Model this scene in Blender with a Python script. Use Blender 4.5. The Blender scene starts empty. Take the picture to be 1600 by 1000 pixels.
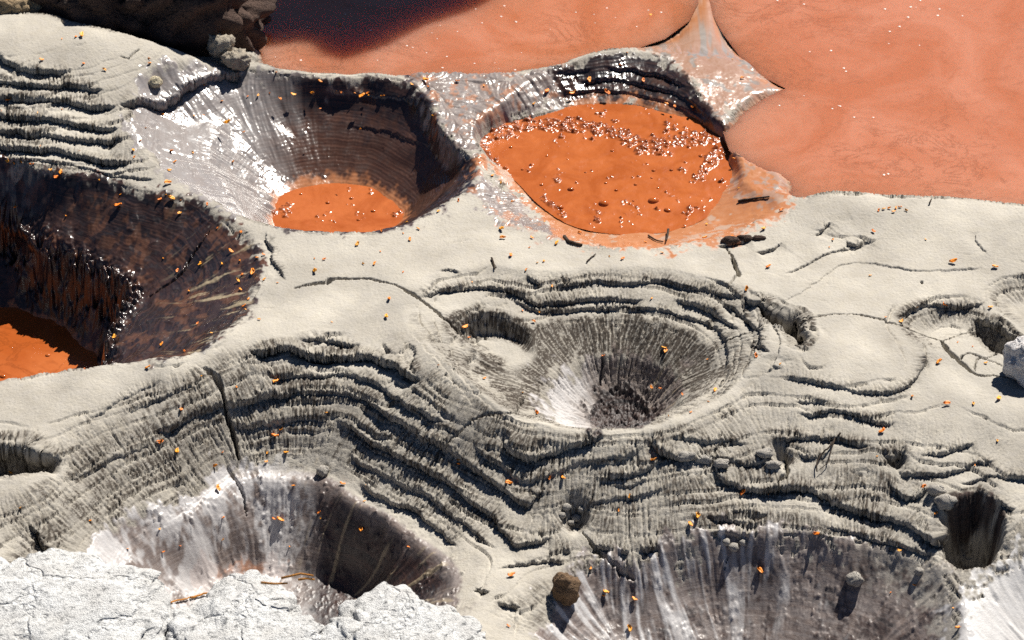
import bpy, math, random
import numpy as np
from mathutils import noise as mnoise, Vector

random.seed(7)
RNG = np.random.default_rng(11)
scene = bpy.context.scene
coll = scene.collection

# ------------------------------------------------------------------ camera, sky, sun, exposure
DIST, PITCH, HALF = 24.0, math.radians(35.0), 4.0 / 24.0
CAM = np.array([0.0, -DIST * math.cos(PITCH), DIST * math.sin(PITCH)])
cam_data = bpy.data.cameras.new("camera")
cam_data.sensor_fit = 'HORIZONTAL'
cam_data.angle = 2 * math.atan(HALF)
cam_data.clip_end = 500
cam_data.dof.use_dof = True
cam_data.dof.focus_distance = 24.2
cam_data.dof.aperture_fstop = 2.2
cam = bpy.data.objects.new("camera", cam_data)
cam.location = CAM
cam.rotation_euler = (math.radians(90) - PITCH, 0, 0)
coll.objects.link(cam)
scene.camera = cam

SUN_AZ, SUN_EL = math.radians(30), math.radians(48)      # azimuth to the right of straight ahead
world = bpy.data.worlds.new("World")
scene.world = world
world.use_nodes = True
wn = world.node_tree.nodes
sky = wn.new("ShaderNodeTexSky")
sky.sky_type = 'NISHITA'
sky.sun_disc = False
sky.altitude = 4800            # high plateau: thin air, deep shadows
sky.dust_density = 0.3
sky.air_density = 0.7
sky.sun_elevation = SUN_EL
sky.sun_rotation = SUN_AZ
world.node_tree.links.new(sky.outputs[0], wn["Background"].inputs[0])
wn["Background"].inputs[1].default_value = 0.05
sun_data = bpy.data.lights.new("sun", 'SUN')
sun_data.energy = 5.0
sun_data.angle = math.radians(0.53)
sun_data.color = (1.0, 0.95, 0.87)
sun = bpy.data.objects.new("sun", sun_data)
sdir = Vector((math.cos(SUN_EL) * math.sin(SUN_AZ), math.cos(SUN_EL) * math.cos(SUN_AZ), math.sin(SUN_EL)))
sun.rotation_euler = sdir.to_track_quat('Z', 'Y').to_euler()
coll.objects.link(sun)
scene.view_settings.view_transform = 'Standard'
scene.view_settings.look = 'None'
scene.view_settings.exposure = 0.58
scene.view_settings.gamma = 1.0
scene.cycles.max_bounces = 5
scene.cycles.diffuse_bounces = 1
scene.cycles.use_denoising = False
scene.render.filter_size = 1.1
scene.cycles.sample_clamp_indirect = 4

# ------------------------------------------------------------------ photograph -> ground helpers
FWD = np.array([0, math.cos(PITCH), -math.sin(PITCH)])
UPV = np.array([0, math.sin(PITCH), math.cos(PITCH)])
def rays(p):
    p = np.atleast_2d(np.asarray(p, float))
    return (FWD[None] + np.outer((p[:, 0] - 800) / 800 * HALF, [1, 0, 0]) - np.outer((p[:, 1] - 500) / 800 * HALF, UPV))
def at(p, z=0.0):
    d = rays(p)
    t = (np.asarray(z) - CAM[2]) / d[:, 2]
    return np.stack([CAM[0] + d[:, 0] * t, CAM[1] + d[:, 1] * t], 1)
def smooth(p, closed=False, n=5):
    p = np.asarray(p, float)
    if len(p) < 3 and not closed:
        return np.linspace(p[0], p[-1], 4)
    q = np.vstack([p[-1], p, p[0], p[1]]) if closed else np.vstack([2 * p[0] - p[1], p, 2 * p[-1] - p[-2]])
    out = []
    for i in range(1, len(q) - 2):
        a, b, c, d = q[i - 1], q[i], q[i + 1], q[i + 2]
        for t in np.arange(n) / n:
            out.append(0.5 * (2 * b + (c - a) * t + (2 * a - 5 * b + 4 * c - d) * t * t + (3 * b - a - 3 * c + d) * t ** 3))
    if not closed:
        out.append(q[-2])
    return np.array(out)
def sstep(a, b, x):
    t = np.clip((x - a) / (b - a), 0, 1)
    return t * t * (3 - 2 * t)

# ------------------------------------------------------------------ terrain grid
def axis(lo, hi, d, mlo, mhi, g=1.25):
    core = np.arange(lo, hi, d)
    left, s, x = [], d, lo
    while x > mlo:
        s *= g; x -= min(s, 0.25); left.append(x)
    right, s, x = [], d, core[-1]
    while x < mhi:
        s *= g; x += min(s, 0.25); right.append(x)
    return np.array(left[::-1] + list(core) + right)
XS = axis(-4.35, 4.35, 0.0072, -7.5, 7.5)
YS = axis(-3.95, 4.15, 0.0092, -6.5, 9.0)
NX, NY = len(XS), len(YS)
GX, GY = np.meshgrid(XS, YS)
CX, CY = XS[::2], YS[::2]
HX, HY = np.meshgrid(CX, CY)

def upsample(a):
    ix = np.clip(np.interp(XS, CX, np.arange(len(CX))), 0, len(CX) - 1.001)
    iy = np.clip(np.interp(YS, CY, np.arange(len(CY))), 0, len(CY) - 1.001)
    x0 = ix.astype(int); fx = (ix - x0)[None]
    b = a[:, x0] * (1 - fx) + a[:, x0 + 1] * fx
    y0 = iy.astype(int); fy = (iy - y0)[:, None]
    return b[y0] * (1 - fy) + b[y0 + 1] * fy
def box1(a, r, ax):
    pad = [(0, 0), (0, 0)]; pad[ax] = (r + 1, r)
    c = np.cumsum(np.pad(a, pad, mode='edge'), axis=ax)
    n = a.shape[ax]
    if ax == 0:
        return (c[2 * r + 1:2 * r + 1 + n] - c[:n]) / (2 * r + 1)
    return (c[:, 2 * r + 1:2 * r + 1 + n] - c[:, :n]) / (2 * r + 1)
def blur(a, r):
    for _ in range(3):
        a = box1(box1(a, r, 0), r, 1)
    return a
def gnoise(shape, lo, hi, rng=RNG, beta=1.0):
    """band-limited gaussian noise, wavelengths lo..hi in cells, unit variance"""
    h, w = shape
    f = np.fft.rfft2(rng.standard_normal(shape))
    k = np.hypot(np.fft.fftfreq(h)[:, None], np.fft.rfftfreq(w)[None])
    k[0, 0] = 1
    amp = k ** -beta * np.exp(-(k * lo) ** 2 * 0.7) * (1 - np.exp(-(k * hi) ** 2))
    r = np.fft.irfft2(f * amp, s=shape)
    return r / r.std()
def lookup(A, x, y):
    ix = np.clip(np.interp(x, XS, np.arange(NX)), 0, NX - 1.001); iy = np.clip(np.interp(y, YS, np.arange(NY)), 0, NY - 1.001)
    x0 = ix.astype(int); y0 = iy.astype(int); fx = ix - x0; fy = iy - y0
    return (A[y0, x0] * (1 - fx) + A[y0, x0 + 1] * fx) * (1 - fy) + (A[y0 + 1, x0] * (1 - fx) + A[y0 + 1, x0 + 1] * fx) * fy

def seg_dist(poly, X, Y, closed):
    """distance, side (+ right hand of travel), arc position"""
    P = np.vstack([poly, poly[:1]]) if closed else poly
    best = np.full(X.shape, 1e9); side = np.zeros(X.shape); nx_ = np.zeros(X.shape); ny_ = np.zeros(X.shape); arc = np.zeros(X.shape)
    L = np.r_[0, np.cumsum(np.hypot(*(np.diff(P, axis=0).T)))]
    for i in range(len(P) - 1):
        a, b = P[i], P[i + 1]
        d = b - a; ll = d @ d
        if ll < 1e-12:
            continue
        t = np.clip(((X - a[0]) * d[0] + (Y - a[1]) * d[1]) / ll, 0, 1)
        ex = X - a[0] - t * d[0]; ey = Y - a[1] - t * d[1]
        q = ex * ex + ey * ey
        m = q < best
        best = np.where(m, q, best)
        if not closed:
            side = np.where(m, d[1] * ex - d[0] * ey, side)
            arc = np.where(m, L[i] + t * math.sqrt(ll), arc); nx_ = np.where(m, d[1] / math.sqrt(ll), nx_); ny_ = np.where(m, -d[0] / math.sqrt(ll), ny_)
    seg_dist.normal = (nx_, ny_)
    return np.sqrt(best), np.where(side >= 0, 1.0, -1.0), arc, L[-1]
def inside(poly, X, Y):
    r = np.zeros(X.shape, bool)
    n = len(poly)
    for i in range(n):
        a, b = poly[i], poly[(i + 1) % n]
        if a[1] == b[1]:
            continue
        c = (a[1] > Y) != (b[1] > Y)
        r ^= c & (X < (b[0] - a[0]) * (Y - a[1]) / (b[1] - a[1]) + a[0])
    return r
def sdist(poly, X, Y):
    d = seg_dist(poly, X, Y, True)[0]
    return np.where(inside(poly, X, Y), d, -d)       # + inside

# ------------------------------------------------------------------ broad relief: thin plate through levelled points
BASE = [(60,42,.45),(150,58,.40),(250,75,.30),(345,100,.14),(0,112,.38),(100,116,.33),(200,122,.25),(0,172,.22),(100,190,.16),(190,200,.12),
(0,236,.05),(100,252,.02),(205,268,0),(245,150,.15),(270,118,.2),(-150,60,.45),(-150,170,.22),(-150,245,.05),
(100,-70,-.1),(250,-60,-.1),(370,0,-.12),(-150,-90,-.1),(-300,-300,-.1),(300,-300,-.2),(800,-300,-.2),(1300,-300,-.2),(1900,-300,-.2),(800,-20,-.1),(1400,100,-.1),(1700,100,-.1),
(430,113,.03),(640,122,.03),(700,180,0),(742,260,-.02),(800,130,0),(720,340,0),(600,380,0),(450,392,0),(800,372,0),(950,396,0),(1100,396,0),
(1235,322,.03),(1300,315,.07),(1400,322,.06),(1600,335,.05),(1750,340,.05),(500,470,.02),(600,500,.02),(560,420,0),(900,410,0),(1300,380,.02),
(1350,460,.04),(1350,540,.06),(1300,590,.04),(1500,400,.03),(1600,420,.03),(1590,640,-.02),(1450,590,0),(1550,590,-.08),(420,480,0),(350,560,.05),
(200,592,.06),(0,622,.05),(100,660,.02),(0,690,0),(-200,640,.03),
(1100,20,-.08),(1060,60,-.04),(1100,100,0),(1150,112,-.02),(1200,122,-.08),(1120,160,-.02),(990,80,.05),(1160,262,-.05),(1200,292,-.05),(860,110,.02),(940,90,.06),
(830,690,-.05),(960,682,0),(1050,668,0),(1120,640,0),(830,785,-.30),(900,800,-.33),(760,720,-.19),(300,600,.03),(450,545,.03),(600,560,0),(690,640,-.03),
(250,640,-.03),(120,700,-.05),(50,790,-.12),(70,850,-.28),(-150,800,-.1),(167,839,-.40),(253,796,-.45),(360,722,-.45),(480,712,-.47),(570,756,-.5),(670,815,-.5),(745,880,-.5),
(930,860,-.45),(1010,860,-.45),(1100,835,-.42),(1200,830,-.42),(1300,835,-.42),(1400,855,-.43),(1480,895,-.42),(1500,935,-.42),(1570,870,-.32),(1600,835,-.25),(1800,850,-.3),
(1050,760,-.22),(1200,700,-.16),(1300,740,-.22),(1400,700,-.14),(1400,780,-.28),(1500,720,-.13),(1600,720,-.1),(1800,700,-.1),(1200,640,-.06),(1350,632,-.02),(1480,640,-.04),
(820,850,-.42),(820,925,-.48),(780,965,-.5),(860,960,-.6),(0,1000,-.2),(200,1000,-.25),(500,1020,-.3),(700,1010,-.4),(100,905,-.28),(-200,1000,-.2),
(300,1250,-.2),(800,1250,-.4),(1300,1300,-.5),(1800,1250,-.5),(1650,980,-.75),(1750,1000,-.9)]
bp = np.array(BASE); bxy = at(bp[:, :2], bp[:, 2]); bz = bp[:, 2]
def tps_k(r2): return np.where(r2 > 0, 0.5 * r2 * np.log(np.maximum(r2, 1e-12)), 0)
n = len(bxy)
K = tps_k(((bxy[:, None] - bxy[None]) ** 2).sum(-1)) + np.eye(n) * 0.003
Pm = np.c_[np.ones(n), bxy]
sol = np.linalg.solve(np.block([[K, Pm], [Pm.T, np.zeros((3, 3))]]), np.r_[bz, 0, 0, 0])
QX, QY = np.meshgrid(np.linspace(XS[0], XS[-1], 180), np.linspace(YS[0], YS[-1], 180))
Q = sol[n] + sol[n + 1] * QX + sol[n + 2] * QY
for i in range(n):
    Q += sol[i] * tps_k((QX - bxy[i, 0]) ** 2 + (QY - bxy[i, 1]) ** 2)
Q = np.clip(Q, -1.0, .6)
def coarse_to(Q, X, Y):
    ix = np.clip((X - QX[0, 0]) / (QX[0, -1] - QX[0, 0]) * 179, 0, 178.999); iy = np.clip((Y - QY[0, 0]) / (QY[-1, 0] - QY[0, 0]) * 179, 0, 178.999)
    x0 = ix.astype(int); y0 = iy.astype(int); fx = ix - x0; fy = iy - y0
    return (Q[y0, x0] * (1 - fx) + Q[y0, x0 + 1] * fx) * (1 - fy) + (Q[y0 + 1, x0] * (1 - fx) + Q[y0 + 1, x0 + 1] * fx) * fy
H = blur(coarse_to(Q, HX, HY), 3)

# slight wander of every outline
WXn, WYn = gnoise(HX.shape, 8, 90, beta=1.5) * .014, gnoise(HX.shape, 8, 90, beta=1.5) * .014
WX, WY = HX + WXn, HY + WYn

# ------------------------------------------------------------------ shoreline of the two rear pools
WATER = -0.10
LAND = [(-500,1500),(-500,-350),(250,-350),(380,-60),(400,10),(392,80),(378,100),(430,109),(500,114),(640,117),(700,116),(800,113),(880,102),(940,83),(990,63),(1040,46),(1078,18),
(1092,-10),(1098,-300),(1112,-300),(1106,-5),(1130,38),(1160,78),(1190,104),(1228,123),(1182,140),(1152,160),(1130,190),(1140,220),(1170,242),(1212,258),(1226,275),(1216,290),(1242,311),(1300,305),
(1380,313),(1460,314),(1530,320),(1600,327),(2200,345),(2200,1500)]
land = at(LAND, 0)
sd = sdist(land, WX, WY)
H = np.where(sd < 0, H - np.clip(-sd * 1.1, 0, .5), H)

# ------------------------------------------------------------------ craters as nested outlines: [(pixels, z), ...]
RIM_A = [(205,205),(215,168),(260,138),(330,120),(400,114),(500,122),(600,125),(650,140),(670,170),(692,215),(742,250),(735,280),(700,315),(660,340),(600,355),(520,360),(440,352),(380,335),(330,310),(290,280),(240,255),(214,232)]
POOL_A = [(428,335),(450,308),(490,296),(530,293),(580,300),(612,320),(622,342),(600,375),(560,392),(500,394),(450,378),(430,358)]
MID_A = [(330,230),(360,190),(430,170),(520,165),(600,175),(660,205),(705,262),(690,300),(640,345),(560,375),(480,372),(400,345),(350,290)]
RIM_B = [(752,222),(765,190),(800,150),(850,118),(900,100),(950,90),(985,84),(1040,98),(1078,130),(1103,165),(1132,205),(1152,240),(1165,280),(1200,302),(1215,325),(1180,350),(1130,370),(1050,382),(950,385),(870,370),(800,345),(768,320),(750,280)]
POOL_B = [(750,222),(780,198),(850,182),(900,168),(960,164),(1020,172),(1080,190),(1122,212),(1144,240),(1140,285),(1110,325),(1060,352),(980,362),(900,350),(850,320),(815,285),(785,262),(755,248)]
RIM_C = [(-260,260),(-100,238),(0,245),(130,266),(210,284),(300,302),(335,325),(382,352),(412,400),(402,450),(382,500),(335,545),(292,570),(150,576),(0,600),(-120,606),(-260,540)]
EDGE_C = [(-230,380),(-100,350),(0,345),(38,368),(65,395),(100,405),(140,425),(165,440),(196,466),(190,480),(170,505),(155,545),(150,600),(60,640),(-100,650),(-220,560)]
POOL_C = [(-200,500),(-100,480),(0,486),(60,500),(110,527),(148,568),(160,592),(140,640),(40,680),(-100,690),(-200,620)]
RIM_D = [(640,480),(668,436),(760,420),(850,432),(950,418),(1060,428),(1150,455),(1185,490),(1200,530),(1180,575),(1140,615),(1090,648),(1010,673),(930,676),(860,668),(800,652),(740,612),(690,575),(650,530)]
MID_D = [(735,590),(770,545),(840,510),(900,497),(960,492),(1040,505),(1100,535),(1125,570),(1105,605),(1050,642),(980,668),(920,668),(850,655),(790,632)]
IN_D = [(850,645),(862,600),(900,572),(950,560),(1010,565),(1055,590),(1065,625),(1040,660),(990,690),(930,692),(880,672)]
BOT_D = [(920,655),(930,632),(965,620),(1005,625),(1025,645),(1010,672),(970,690),(935,682)]
RIM_D2 = [(702,512),(722,498),(765,493),(805,506),(828,523),(820,541),(790,549),(750,540),(720,526)]
BOT_D2 = [(735,524),(770,518),(812,532),(820,548),(790,562),(755,552)]
LIP_E = [(140,872),(167,839),(213,809),(253,796),(330,745),(362,722),(420,716),(480,715),(530,728),(572,758),(626,788),(670,818),(716,852),(742,888),(738,932),(685,975),(560,1000),(400,1005),(260,975),(170,925)]
FLOOR_E = [(300,930),(325,900),(370,878),(440,880),(520,884),(570,910),(580,950),(520,985),(400,990),(320,965)]
LIP_F = [(835,1000),(880,905),(930,864),(1010,862),(1100,836),(1200,831),(1300,836),(1400,856),(1478,893),(1500,935),(1508,1000),(1480,1150),(1300,1230),(1000,1230),(860,1130)]
FLOOR_F = [(1000,1080),(1080,1040),(1180,1030),(1300,1060),(1350,1120),(1250,1180),(1080,1180),(1000,1140)]
RIM_H = [(1476,776),(1498,786),(1516,776),(1540,782),(1557,797),(1560,825),(1546,847),(1520,853),(1495,840),(1484,812)]
BOT_H = [(1486,905),(1512,890),(1540,892),(1552,912),(1538,935),(1502,930)]
RIM_G = [(1398,498),(1425,478),(1480,472),(1530,476),(1560,500),(1545,535),(1490,550),(1430,532)]
BOT_G = [(1450,515),(1475,508),(1500,512),(1495,522),(1465,525)]
RIM_N = [(868,800),(880,788),(900,785),(916,797),(914,815),(898,822),(880,816)]
BOT_N = [(882,824),(897,816),(910,824),(897,834)]
RIM_R = [(1545,452),(1575,435),(1640,430),(1700,470),(1640,520),(1580,505)]
BOT_R = [(1590,485),(1620,470),(1660,480),(1630,505)]
PRE = {}
RAGX, RAGY = gnoise(HX.shape, 2.5, 22, beta=.9), gnoise(HX.shape, 2.5, 22, beta=.9)
def crater(rings, prof=1.0, dig=True, rag=0.0):
    """rings: [(outline px, z or None for the present surface, profile power), ...] from the rim inwards"""
    global H
    H0 = H.copy()
    polys = []
    for px, z, pw in rings:
        pz = z if z is not None else np.median(lookupH(at(px, 0)))
        polys.append(at(smooth(px, True, 4), pz))
    sds = [sdist(p, WX + RAGX * rag, WY + RAGY * rag) for p in polys]
    for i in range(len(rings) - 1):
        a, b = sds[i], sds[i + 1]
        m = (a > 0) & (b <= 0)
        t = np.clip(a / (a + np.maximum(-b, 0) + 1e-6), 0, 1) ** rings[i + 1][2]
        za = H0 if i == 0 else rings[i][1]
        H = np.where(m, za + (rings[i + 1][1] - za) * t, H)
    H = np.where(sds[-1] > 0, rings[-1][1] - (.06 if dig else 0) * sstep(0, .1, sds[-1]), H)
    return polys
def lookupH(p):
    ix = np.clip(np.interp(p[:, 0], CX, np.arange(len(CX))), 0, len(CX) - 1).astype(int); iy = np.clip(np.interp(p[:, 1], CY, np.arange(len(CY))), 0, len(CY) - 1).astype(int)
    return H[iy, ix]
ZA, ZB, ZC = -.55, -.17, -1.02
HOLLOW = [(-300,10),(0,26),(60,24),(130,48),(200,57),(250,62),(300,70),(345,84),(378,92),(400,60),(400,-120),(200,-160),(-300,-160)]
HOLLOW_IN = [(-250,40),(0,45),(60,45),(130,62),(200,72),(260,80),(310,84),(350,80),(380,60),(390,-20),(390,-60),(200,-90),(-250,-90)]
cHo = crater([(HOLLOW, .33, 1), (HOLLOW_IN, -.02, .6)])
cA = crater([(RIM_A, 0, 1), (MID_A, -.19, .85), (POOL_A, ZA - .005, .9)])
cB = crater([(RIM_B, 0, 1), (POOL_B, ZB, .75)])
cC = crater([(RIM_C, 0.02, 1), (EDGE_C, -.47, .9), (POOL_C, ZC - .01, .45)], rag=.012)
cD = crater([(RIM_D, 0, 1), (MID_D, -.14, .8), (IN_D, -.33, .9), (BOT_D, -.54, .85)])
cD2 = crater([(RIM_D2, -.07, 1), (BOT_D2, -.24, .5)], dig=False, rag=.014)
ce_ = np.array([440., 862.])
LIP_E2 = [tuple(ce_ + (np.array(p) - ce_) * .87 + (0, 10)) for p in LIP_E]
cE = crater([(LIP_E, -.46, 1), (LIP_E2, -.53, 1), (FLOOR_E, -.97, 1.1)])
cF = crater([(LIP_F, -.42, 1), (FLOOR_F, -1.0, .9)])
cH = crater([(RIM_H, -.2, 1), (BOT_H, -.75, .22)], rag=.022)
cG = crater([(RIM_G, -.01, 1), (BOT_G, -.11, .8)], dig=False)
cN = crater([(RIM_N, -.33, 1), (BOT_N, -.45, .5)], dig=False)
cR = crater([(RIM_R, .0, 1), (BOT_R, -.10, .8)], dig=False)
for rim, bot, z0, z1 in (([(1180,472),(1204,474),(1228,497),(1248,501),(1267,516),(1266,542),(1254,552),(1246,530),(1226,516),(1200,498)], [(1208,518),(1232,528),(1250,536),(1257,556),(1258,570),(1250,562),(1232,542)], 0, -.2),
    ([(-30,695),(40,690),(78,702),(99,720),(60,723),(0,728),(-30,730)], [(-20,738),(40,732),(72,742),(52,752),(0,756)], 0, -.24),
    ([(1520,502),(1540,494),(1565,503),(1592,518),(1585,538),(1552,527)], [(1545,543),(1562,546),(1580,560),(1562,562)], 0, -.22),
    ([(1384,713),(1398,703),(1416,702),(1414,716),(1400,722)], [(1393,732),(1410,730),(1408,742)], -.14, -.28),
    ([(1212,690),(1226,694),(1240,702),(1236,716),(1222,716),(1212,704)], [(1218,718),(1232,722),(1230,732),(1220,732)], -.15, -.28)):
    crater([(rim, z0, 1), (bot, z1, .35)], dig=False, rag=.02)
H = blur(H, 1)
H = upsample(H)
H += gnoise(H.shape, 30, 260, beta=1.6) * .007 * (1 - sstep(0.0, .2, -H - .8))
HB = H.copy()

def drape(p):
    """plan position of photograph points on the relief"""
    d = rays(p)
    res = np.zeros((len(d), 3)); done = np.zeros(len(d), bool)
    zs = np.arange(.7, -1.7, -.006)
    for z in zs:
        t = (z - CAM[2]) / d[:, 2]
        x = CAM[0] + d[:, 0] * t; y = CAM[1] + d[:, 1] * t
        hit = (~done) & (lookup(HB, x, y) >= z)
        res[hit] = np.c_[x, y, np.full(len(x), z)][hit]
        done |= hit
    return res
# ------------------------------------------------------------------ ledges: drop on the right hand of travel. (height, recovery, points)
FR = gnoise(H.shape, 2.2, 14, beta=.4)
LEDGES = [
(.05,.16,[(-20,75),(0,82),(20,95),(34,103),(70,106),(113,111)]),
(.05,.12,[(-20,122),(0,122),(50,123),(100,128),(140,134),(167,141)]),
(.055,.12,[(-20,142),(0,143),(50,146),(100,150),(133,158),(187,164)]),
(.05,.12,[(-20,170),(0,171),(50,177),(93,183),(133,190),(192,199)]),
(.045,.12,[(-20,195),(0,196),(50,200),(100,209),(143,211),(195,218)]),
(.06,.12,[(-20,217),(0,218),(50,222),(100,230),(143,240),(180,248),(207,253)]),
(.03,.1,[(0,240),(67,243),(133,257),(203,275),(247,278)]),
(.012,.06,[(533,195),(600,205),(660,226),(700,252)]),
(.07,.1,[(183,164),(212,152),(245,158),(262,152),(280,135),(300,124),(340,117),(384,113)]),
(.02,.08,[(500,140),(560,145),(620,152),(655,166)]),
(.02,.08,[(683,424),(700,420),(722,426)]),
(.042,.12,[(655,466),(668,458),(690,451),(720,448),(760,446),(786,448),(813,456),(843,470),(883,466),(933,462),(976,463),(1013,466)]),
(.04,.1,[(823,428),(838,436),(852,447)]),
(.03,.12,[(855,449),(900,440),(933,438),(966,440),(1000,439),(1033,437),(1066,444),(1100,451),(1133,458),(1166,463)]),
(.035,.12,[(795,462),(826,473),(850,483),(883,480),(933,476),(983,476),(1033,483),(1066,490),(1100,496),(1123,510),(1138,530),(1142,560),(1130,585)]),
(.05,.12,[(1050,464),(1085,470),(1120,483),(1132,496),(1162,510)]),
(.13,.13,[(1160,463),(1180,467),(1200,473),(1213,486),(1226,500),(1246,503),(1263,514),(1266,533),(1253,548)]),
(.05,.1,[(1128,470),(1150,478),(1172,492),(1190,512),(1196,540)]),
(.035,.1,[(1222,587),(1266,593),(1306,600),(1350,610),(1380,612),(1403,608),(1426,590),(1443,566),(1446,546)]),
(.012,.1,[(1215,478),(1226,470),(1252,456),(1280,436),(1306,416),(1333,410),(1366,411),(1400,416),(1433,422),(1466,422),(1510,420),(1540,418)]),
(.03,.09,[(1400,500),(1406,496),(1426,480),(1450,473),(1483,476),(1520,475),(1545,467)]),
(.10,.12,[(1518,502),(1540,496),(1560,503),(1580,513),(1598,530)]),
(.03,.1,[(1240,629),(1266,623),(1300,628)]),
(.045,.1,[(1240,646),(1280,641),(1320,641),(1360,651),(1405,662)]),
(.03,.1,[(1040,680),(1066,683),(1106,686),(1146,688),(1175,692)]),
(.04,.1,[(1060,706),(1086,716),(1110,710),(1143,716),(1170,721),(1207,718)]),
(.04,.1,[(1208,686),(1240,681),(1273,681),(1313,683),(1350,692),(1368,702)]),
(.04,.09,[(1243,707),(1270,710),(1295,715)]),
(.08,.09,[(1380,712),(1400,704),(1415,703)]),
(.04,.1,[(1430,711),(1473,704),(1496,695),(1528,691)]),
(.045,.1,[(1398,731),(1420,741),(1450,738),(1490,734),(1520,721),(1562,721)]),
(.05,.1,[(1384,750),(1403,763),(1420,773),(1435,770),(1455,756)]),
(.045,.1,[(1494,757),(1530,744),(1560,741),(1600,744),(1640,745)]),
(.05,.1,[(1554,779),(1590,796)]),
(.055,.12,[(1113,722),(1130,742),(1160,756),(1190,760),(1223,755),(1253,758),(1280,766),(1306,781),(1333,790),(1366,796),(1393,806),(1423,818),(1453,833),(1482,849)]),
(.03,.1,[(1135,790),(1176,798),(1204,801)]),
(.035,.1,[(1280,819),(1320,825),(1350,833),(1386,843),(1433,853),(1470,862)]),
(.05,.1,[(1100,808),(1133,803),(1163,810),(1185,822)]),
(.04,.1,[(1106,832),(1136,826),(1166,833),(1184,842)]),
(.045,.14,[(520,652),(545,660),(566,669),(590,686),(616,703),(643,718),(666,728),(690,741),(713,754),(730,770),(753,786),(773,803),(787,820),(797,836),(808,847),(827,843),(868,837)]),
(.05,.14,[(240,676),(266,663),(300,646),(333,633),(366,628),(400,616),(440,608),(483,606),(533,608),(566,614),(593,630),(616,646),(643,665),(666,679),(693,691),(720,709),(746,726),(773,743),(793,759),(810,774),(824,782),(835,773),(858,764)]),
(.04,.12,[(410,580),(466,580),(533,579),(566,586),(600,600),(620,616),(643,633),(673,646),(698,664)]),
(.09,.13,[(386,552),(400,545),(416,540),(443,537),(466,541),(500,546),(533,546),(560,548),(593,553),(623,564),(646,580),(662,595)]),
(.05,.1,[(460,529),(493,525),(533,530),(570,538)]),
(.028,.1,[(95,747),(127,741),(150,728),(180,711),(213,699),(245,680)]),
(.028,.1,[(350,664),(366,660),(400,656),(443,655),(480,650),(525,655)]),
(.03,.12,[(540,706),(576,723),(606,739),(636,753),(666,764),(686,783),(706,799),(730,816),(750,829),(768,848)]),
(.05,.1,[(560,750),(600,773),(626,781),(653,785),(670,810),(693,826),(720,852)]),
(.06,.1,[(786,672),(806,696),(830,709),(853,703),(880,696),(916,683),(945,681)]),
(.03,.12,[(735,690),(766,709),(790,723),(810,743),(823,749),(850,741),(883,729),(916,719),(956,714),(983,708),(1012,692)]),
(.035,.1,[(925,748),(956,741),(993,733),(1016,723),(1038,711)]),
(.02,.1,[(908,792),(946,779),(976,773),(1006,769),(1053,756)]),
(.02,.1,[(950,756),(990,750),(1020,742)]),
(.07,.1,[(1020,676),(1033,693),(1053,706),(1070,714)]),
(.03,.1,[(770,890),(800,879),(833,873),(860,871),(890,883)]),
(.13,.12,[(-20,700),(0,696),(40,692),(75,703),(97,720)]),
(.10,.12,[(40,817),(67,829),(83,846),(97,869),(117,883),(144,888)]),
(.045,.1,[(414,360),(426,383),(430,406),(440,423),(448,442)][::1]),
(.02,.08,[(133,657),(187,624),(233,604),(262,593)]),
(.02,.08,[(180,650),(230,630),(280,606),(320,596)]),
(.03,.1,[(1178,395),(1200,388),(1225,377)]),
(.05,.1,[(1118,385),(1140,378),(1175,374)]),
(.02,.08,[(1220,430),(1260,412),(1290,395),(1330,385),(1365,372)]),
(.05,.08,[(1320,376),(1335,380),(1350,372)]),
(.015,.08,[(1530,362),(1528,375),(1545,398)]),
(.02,.06,[(640,520),(662,545),(690,572),(715,610),(745,645)][::-1]),
(.02,.06,[(690,540),(712,580),(740,615),(780,650)][::-1]),
(.02,.08,[(1210,500),(1222,525),(1215,560),(1190,590),(1150,622)]),
(.02,.08,[(1185,520),(1180,550),(1165,580)]),
(.04,.1,[(1168,532),(1195,538),(1205,552)]),
(.02,.06,[(1190,582),(1210,575),(1225,572)]),
(.03,.07,[(880,857),(893,860)]),(.05,.08,[(920,850),(945,852),(960,858)]),(.05,.08,[(965,856),(985,860)]),(.05,.08,[(1000,850),(1010,856),(1030,848)]),
(.05,.09,[(738,925),(750,918),(768,925)]),(.05,.08,[(775,940),(800,944),(816,948)]),
(.06,.1,[(-20,345),(0,348),(38,368),(65,392)]),
(.03,.08,[(940,103),(1000,110),(1050,122),(1075,140)]),(.03,.08,[(900,128),(960,124),(1030,135),(1085,160),(1105,180)]),(.025,.08,[(870,146),(940,140),(1010,150),(1070,168),(1120,205)]),(.02,.08,[(860,112),(885,112),(930,106)]),
(.04,.1,[(1270,370),(1285,352),(1300,345)]),
]
all_px = [np.array(smooth(l[2], False, 4)) for l in LEDGES]
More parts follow.
